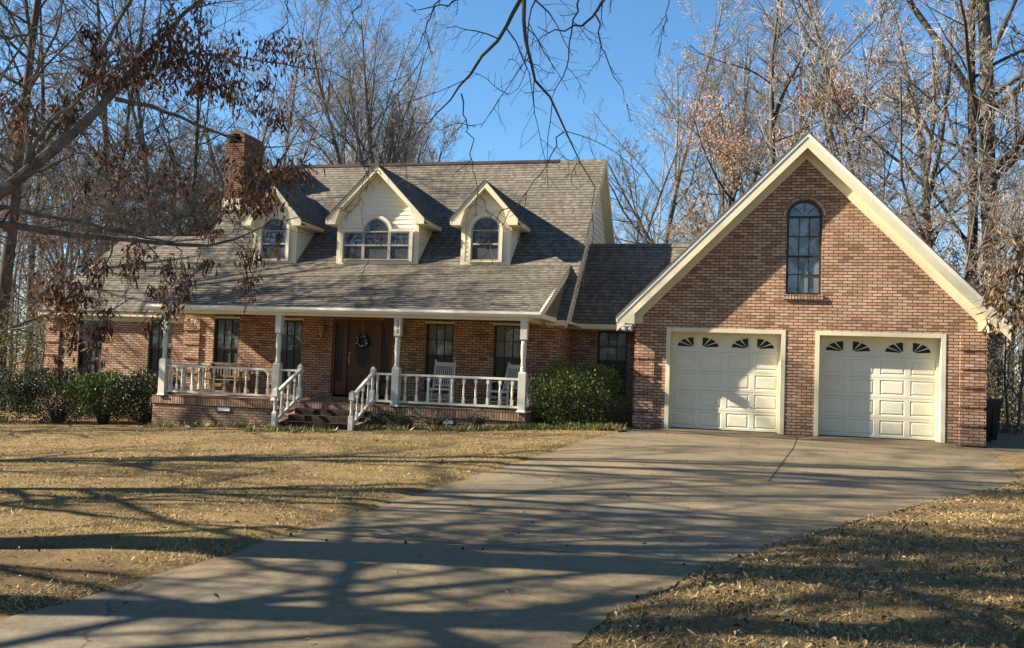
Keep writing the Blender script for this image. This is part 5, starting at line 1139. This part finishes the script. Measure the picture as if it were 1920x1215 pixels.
OAKL = [L1, L2, L3,
    [(215, 185, 8.3, .034), (301, 204, 8.5, .026), (365, 232, 8.7, .021), (429, 258, 8.9, .016), (512, 282, 9.2, .010), (553, 270, 9.4, .006), (620, 255, 9.6, .003)],
    [(285, 85, 8.55, .022), (345, 98, 8.7, .017), (408, 100, 8.9, .014), (520, 120, 9.2, .010), (640, 140, 9.5, .007), (720, 190, 9.8, .003)],
    [(48, 318, 8.0, .034), (66, 263, 7.9, .027), (104, 221, 7.85, .022), (166, 169, 7.8, .018), (225, 128, 7.8, .013), (262, 80, 7.8, .008)],
    [(212, 450, 8.2, .013), (198, 510, 8.15, .010), (185, 560, 8.1, .008), (176, 600, 8.1, .006), (170, 645, 8.1, .003)],
    [(128, 278, 8.1, .014), (165, 293, 8.2, .010), (197, 335, 8.2, .006), (215, 360, 8.2, .003)],
    [(301, 206, 8.5, .012), (310, 250, 8.5, .010), (327, 292, 8.55, .008), (352, 340, 8.6, .006), (372, 400, 8.7, .004), (380, 440, 8.7, .002)],
    [(330, 458, 8.4, .010), (345, 500, 8.4, .008), (350, 545, 8.4, .006), (320, 580, 8.4, .003)], [(375, 475, 8.5, .009), (362, 505, 8.5, .007), (355, 540, 8.5, .004)],
    [(265, 450, 8.3, .008), (257, 480, 8.3, .005), (240, 505, 8.3, .003)], [(172, 525, 8.1, .006), (140, 545, 8.1, .005), (115, 560, 8.1, .003)],
    [(430, 258, 8.9, .009), (455, 300, 8.9, .007), (500, 330, 9.0, .005), (560, 330, 9.1, .003)], [(440, 280, 8.9, .006), (430, 340, 8.9, .004), (400, 385, 8.9, .002)],
    [(395, 100, 8.9, .010), (420, 150, 8.9, .007), (470, 205, 9.0, .005), (520, 235, 9.1, .003)],
    [(150, -60, 8.0, .014), (185, 20, 8.0, .012), (205, 65, 8.05, .010), (228, 118, 8.1, .008), (250, 160, 8.1, .005)], [(290, -60, 8.2, .012), (312, 20, 8.2, .010), (318, 60, 8.25, .007), (330, 110, 8.3, .004)],
    [(-40, 60, 7.6, .03), (20, 72, 7.6, .02), (70, 60, 7.6, .012), (140, 90, 7.7, .006)], [(-60, -40, 7.2, .02), (20, 20, 7.2, .016), (60, 110, 7.3, .011), (110, 160, 7.4, .006)]]
OB = (-5.2, -15.0)
root, off, parts, allP, rng = near_tree('oak_tree', OB, 12, .24, 'near oak reaching in from the left with clusters of dead brown leaves', [pline(l) for l in OAKL], None,
    [(16, .40, .98, (30, 70), .50, .04, None)], 77, BARK, TWIGD, 3.2)
CL = [(295, 90, 45, 45, 150), (350, 92, 40, 38, 120), (268, 132, 60, 30, 150), (340, 132, 50, 28, 90), (375, 30, 18, 36, 50), (330, 50, 25, 28, 50), (430, 110, 35, 33, 110), (540, 100, 42, 26, 90), (500, 86, 28, 18, 40), (390, 152, 28, 22, 70), (432, 166, 28, 22, 60), (362, 168, 10, 10, 16), (490, 200, 38, 24, 70), (522, 226, 18, 14, 30), (490, 156, 14, 12, 20),
    (205, 150, 34, 32, 90), (168, 140, 22, 22, 40), (130, 190, 22, 20, 36), (28, 190, 24, 24, 46), (45, 236, 24, 24, 80), (102, 200, 14, 10, 14), (130, 226, 14, 18, 30), (200, 290, 18, 24, 46), (262, 276, 26, 22, 40), (160, 345, 12, 18, 20), (242, 340, 36, 28, 50), (330, 330, 22, 36, 40), (165, 60, 14, 12, 30), (182, 96, 14, 14, 26),
    (482, 330, 42, 32, 130), (522, 320, 36, 22, 90), (560, 322, 26, 18, 44), (470, 370, 28, 22, 90), (502, 382, 26, 18, 70), (430, 386, 18, 18, 34), (395, 366, 14, 22, 26), (255, 476, 16, 20, 90), (236, 500, 13, 14, 30), (161, 494, 9, 10, 22), (177, 516, 11, 18, 46), (191, 489, 9, 10, 22), (115, 503, 14, 18, 46), (86, 548, 16, 24, 80), (108, 550, 14, 16, 46), (132, 562, 22, 22, 110), (140, 540, 14, 14, 40), (130, 596, 16, 24, 110), (168, 558, 16, 8, 36), (200, 588, 11, 12, 30), (200, 607, 9, 12, 30),
    (320, 492, 9, 14, 24), (310, 507, 9, 10, 22), (347, 526, 11, 28, 56), (299, 542, 14, 14, 46), (342, 548, 11, 18, 40), (388, 496, 11, 12, 26), (319, 577, 11, 10, 30), (299, 600, 11, 12, 32), (278, 611, 6, 8, 12), (464, 480, 18, 12, 40), (464, 524, 14, 14, 46), (379, 424, 16, 12, 40), (397, 432, 9, 14, 30), (190, 618, 11, 18, 60), (138, 640, 9, 18, 46), (172, 632, 9, 18, 46), (104, 680, 9, 14, 22), (185, 676, 9, 8, 14), (477, 472, 18, 22, 44), (520, 468, 8, 14, 9), (472, 556, 10, 10, 14)]
Cc = []; tw = []
for px, py, rx, ry, n in CL:
    d = 8.0+px/600*1.1+rng.uniform(-.25, .35); c = atd(px, py, d)-off; i = np.argmin(((allP-c)**2).sum(-1)); s0 = allP[i]; mid = (s0+c)/2+np.array([0, 0, .06]); tw.append(np.stack([s0, s0*.6+mid*.4+np.array([0, 0, .03]), mid, c*.7+mid*.3, c]))
    sx, sz = rx/FPX*d*(1.35 if py > 400 else 1.1), ry/FPX*d*(1.25 if py > 400 else 1.1); n = int(n*(1.25 if py > 400 else 2.2)); q = rng.standard_normal((n, 3))*np.array([sx*.62, sx*.62, sz*.62]); Cc.append(c+q)
    for _ in range(7):
        e = c+rng.standard_normal(3)*np.array([sx, sx, sz])*.8; tw.append(np.stack([c, c*.75+e*.25, c*.5+e*.5+np.array([0, 0, .02]), c*.25+e*.75, e]))
tw = np.array(tw); parts.append(tubes(tw, np.linspace(.0045, .0015, 5)[None]*np.ones((len(tw), 1)), 3))
link('crown', raw_mesh('crown', *join(parts), LICHEN), root)
C = np.concatenate(Cc); n = len(C); D = nrm(np.stack([rng.standard_normal(n)*.45, rng.standard_normal(n)*.45, -1+.35*rng.standard_normal(n)], -1)); V, F = leaves(C, D, rng.standard_normal((n, 3)), rng.uniform(.04, .10, n), rng.uniform(.012, .028, n), .45, rng.uniform(-.1, .6, n)[:, None])
link('leaves', raw_mesh('leaves', V, F, DEADLEAF), root)
# sweetgum whose bare twigs hang across the top
GB = (-7.6, -17.6)
def wp(x, y, z):                                     # world point -> the polyline form used above
    v = np.array((x, y, z))-CAM; d = v@FW; return (960+FPX*(v@RT)/d, 607.5-FPX*(v@UP)/d, d)
B0 = [np.array([(-7.6, -17.6, 4.7), (-5.5, -17.4, 5.6), (-3, -17.2, 6.2), (-.8, -16.9, 6.1), (.4, -16.5, 5.4), tuple(atd(980, -120, 5.4))]), np.array([.11, .09, .07, .05, .032, .024])]
GL = [tuple(B0)]
for l in ([(980, -120, 5.4, .024), (977, 0, 5.4, .020), (951, 55, 5.4, .017), (917, 86, 5.4, .015), (896, 118, 5.4, .013), (875, 152, 5.4, .011), (861, 176, 5.4, .009), (834, 194, 5.4, .007), (802, 235, 5.5, .005), (757, 259, 5.5, .004), (715, 280, 5.6, .0022)],
    [(982, -120, 5.4, .022), (979, 0, 5.3, .019), (984, 45, 5.3, .017), (989, 86, 5.25, .015), (1000, 131, 5.2, .012), (1013, 169, 5.2, .011), (1038, 204, 5.2, .0095), (1058, 247, 5.2, .0075), (1076, 277, 5.2, .006), (1096, 301, 5.2, .005), (1121, 349, 5.2, .0038), (1119, 408, 5.2, .003), (1102, 440, 5.2, .0025), (1108, 478, 5.2, .0014)],
    [(1190, -110, 5.8, .020), (1134, 0, 5.7, .015), (1117, 28, 5.7, .012), (1072, 52, 5.65, .009), (1027, 67, 5.6, .005), (1008, 50, 5.6, .003)],
    [(1058, 247, 5.2, .006), (1036, 285, 5.15, .005), (1006, 332, 5.1, .004), (962, 398, 5.1, .0032), (925, 440, 5.1, .0022), (885, 462, 5.1, .0012)],
    [(865, 176, 5.4, .0075), (868, 214, 5.4, .006), (885, 245, 5.4, .005), (884, 311, 5.4, .004), (903, 373, 5.4, .003), (922, 408, 5.4, .0015)],
    [(1117, 28, 5.7, .008), (1131, 80, 5.7, .006), (1138, 118, 5.7, .005), (1162, 159, 5.7, .0035), (1180, 200, 5.7, .0015)],
    [(1090, -40, 5.5, .010), (1073, 52, 5.5, .007), (1064, 110, 5.5, .006), (1043, 165, 5.5, .0045), (1035, 185, 5.5, .002)],
    [(1015, -40, 5.4, .009), (988, 45, 5.35, .006), (984, 100, 5.3, .005), (1000, 140, 5.3, .0035), (960, 172, 5.3, .0025), (930, 200, 5.3, .002), (885, 240, 5.3, .0012)],
    [(900, -60, 5.6, .010), (845, 10, 5.6, .007), (800, 18, 5.6, .005), (760, 5, 5.6, .003)], [(830, -40, 5.8, .008), (808, 30, 5.8, .006), (780, 90, 5.8, .004), (770, 140, 5.8, .002)],
    [(700, -40, 6, .006), (676, 0, 6, .005), (648, 60, 6, .004), (620, 100, 6, .002)], [(520, -60, 6.4, .006), (546, 30, 6.4, .005), (540, 48, 6.4, .004), (500, 80, 6.4, .002)],
    [(1250, -60, 5.6, .006), (1248, 20, 5.6, .004), (1240, 70, 5.6, .0025), (1226, 95, 5.6, .0012)], [(690, 285, 5.6, .003), (680, 350, 5.6, .0025), (676, 420, 5.6, .0022), (692, 495, 5.6, .0012)], [(757, 259, 5.5, .003), (725, 290, 5.5, .0025), (700, 320, 5.5, .002), (655, 400, 5.5, .001)]):
    GL.append(pline(l))
SH_ = np.array(SUN)/-SUN.z
def over(pts):                                       # limb points above the drive's shadow line: (px, py, height, radius)
    out = []
    for px, py, h, r in pts:
        z_ = -.33
        for _ in range(5):
            v = FW+RT*(px-960)/FPX-UP*(py-607.5)/FPX; p = CAM+v*(z_-CAM[2])/v[2]; z_ = gz(p[0], p[1])
        out.append(p-SH_*(h))
    return np.array(out), np.array([q[3]*.72 for q in pts])
for l in ([(640, 1165, 4.6, .10), (652, 1090, 5.1, .085), (660, 1030, 5.6, .07), (664, 985, 6.2, .055), (670, 950, 6.8, .04), (690, 915, 7.6, .02)], [(655, 1062, 5.3, .05), (700, 1025, 5.8, .042), (775, 1002, 6.2, .034), (855, 984, 6.6, .026), (960, 965, 7.2, .012)], [(656, 1075, 5.2, .06), (760, 1045, 5.6, .052), (855, 1035, 5.9, .048), (928, 1028, 6.2, .044), (1001, 984, 6.6, .036), (1110, 937, 7.2, .028), (1293, 906, 8.0, .018), (1480, 890, 8.6, .01)], [(928, 1028, 6.2, .034), (1100, 1018, 6.6, .028), (1300, 1010, 7.1, .022), (1500, 985, 7.7, .012)],
        [(640, 1150, 4.8, .06), (760, 1132, 5.2, .05), (928, 1123, 5.6, .042), (1001, 1097, 6.0, .034), (1293, 1046, 6.7, .022), (1480, 1010, 7.4, .010)], [(650, 1160, 4.7, .09), (850, 1150, 5.2, .075), (1038, 1148, 5.7, .06), (1150, 1115, 6.1, .045), (1293, 1079, 6.6, .030), (1430, 1040, 7.2, .012)], [(660, 1035, 5.6, .045), (547, 1064, 6.2, .038), (328, 1101, 6.9, .03), (182, 1130, 7.5, .022), (60, 1150, 8.1, .012)], [(640, 1150, 4.8, .055), (480, 1148, 5.4, .045), (300, 1125, 6.2, .036), (150, 1112, 7.0, .02)]):
    GL.append(over(l))
spur_up = -.06
root, off, parts, allP, rng = near_tree('sweetgum_tree', GB, 15, .26, 'near bare tree whose thin twigs hang across the sky at the top', GL, None, [(18, .30, .97, (35, 75), .50, .05, None)], 88, BARKG, TWIGD, 4.5)
link('crown', raw_mesh('crown', *join(parts), TWIGD), root)
# leafy branch at the right edge
spur_up = .0
RL = [pline(l) for l in ([(2500, 330, 9.0, .05), (2150, 400, 9.3, .03), (2000, 432, 9.5, .018), (1930, 445, 9.5, .012), (1893, 440, 9.5, .008), (1868, 450, 9.5, .004)], [(1930, 445, 9.5, .008), (1905, 480, 9.5, .006), (1885, 530, 9.5, .005), (1868, 575, 9.5, .004), (1850, 600, 9.5, .002)], [(1990, 434, 9.5, .010), (1935, 490, 9.4, .007), (1905, 560, 9.4, .005), (1895, 620, 9.4, .002)])]
ob = atd(2560, 330, 9.0)
root, off, parts, allP, rng = near_tree('oak_tree', (float(ob[0])+.2, float(ob[1])), 8, .13, 'near oak at right with big curled brown leaves hanging over the garage corner', RL, None, [(5, .5, .98, (30, 60), .4, .05, (1, -1, 0))], 99, BARK, TWIGD, 2.5)
Cc = []
for px, py, rx, ry, n in [(1893, 452, 26, 24, 34), (1880, 505, 24, 30, 34), (1870, 558, 24, 28, 40), (1898, 585, 24, 36, 40), (1862, 606, 18, 18, 20), (1908, 500, 18, 40, 36), (1880, 545, 24, 30, 26), (1915, 545, 14, 40, 30)]:
    c = atd(px, py, 9.5)-off; q = rng.standard_normal((n, 3))*np.array([rx, rx, ry])*.62/FPX*9.5; Cc.append(c+q)
C = np.concatenate(Cc); n = len(C); i = np.array([np.argmin(((allP-c)**2).sum(-1)) for c in C]); s0 = allP[i]; tw = np.stack([s0, s0*.6+C*.4+np.array([0, 0, .02]), C], 1); parts.append(tubes(tw, np.array([[.003, .002, .0015]])*np.ones((n, 1)), 3))
link('crown', raw_mesh('crown', *join(parts), TWIGD), root)
D = nrm(np.stack([rng.standard_normal(n)*.5, rng.standard_normal(n)*.5, -1+.4*rng.standard_normal(n)], -1)); V, F = leaves(C, D, rng.standard_normal((n, 3)), rng.uniform(.07, .14, n), rng.uniform(.018, .038, n), .5, rng.uniform(0, .8, n)[:, None]); link('leaves', raw_mesh('leaves', V, F, BIGLEAF), root)
# trees outside the view whose shadows cross the lawn, drive and roofs
for T, x, y, sc, rz, lb in ((TI, -14.5, -10.6, .9, 20, 'bare tree out of view left of the lawn, the one nearest the house'), (TB, -20.5, -5, 1.0, 120, 'bare tree out of view at the far left of the lawn'), (TD, -22.8, -3.0, 1.0, 45, 'spreading bare tree out of view, level with the porch at far left'), (TL, -18.6, -2.3, 1.2, 45, 'tangled understorey tree out of view, left of the porch lawn'), (TI, -27, 1.5, 1.0, 260, 'dark bare tree out of view, level with the house front at far left'), (TD, -12, -16.4, .9, 200, 'spreading bare tree out of view beside the left lawn'), (TD, -11.2, -13.4, .8, 100, 'smaller spreading bare tree out of view beside the left lawn'), (TA, -19, -12, .9, 10, 'thick bare tree out of view, far left of the lawn'), (TD, -9.5, -20.0, .9, 300, 'spreading bare tree out of view, left of the camera'),
        (TB, -4.5, -29, 1.0, 75, 'bare tree out of view behind the camera, left of the drive'), (TD, 9, -33, 1.0, 10, 'spreading bare tree out of view behind the camera, right of the drive'), (TA, 0, -46, 1.0, 60, 'thick bare tree across the street behind the camera'), (TG, -10, -52, 1.0, 0, 'pine across the street behind the camera, left'), (TG, 12, -50, 1.1, 50, 'pine across the street behind the camera, right'), (TG, -28, -44, 1.1, 70, 'pine across the street, far left behind the camera'), (TG, 30, -42, 1.1, 170, 'pine across the street, far right behind the camera')):
    place(T, 'pine_tree' if T is TG else 'bare_tree', (x, y), R(rz), sc, lb, crown='branches' if T is TG else 'crown')

rng = np.random.default_rng(91)
thicket('sky_blocking_woods', [(-80, 80, -66, -46, 27, .55), (-100, -72, -50, 40, 20, .2), (38, 60, -50, 20, 24, .25)], 52000, .85, PINEN, 'unseen evergreen woods behind the camera and at the sides, added to block sky light')  # unseen woods, made tall and dense to keep sky light off the walls
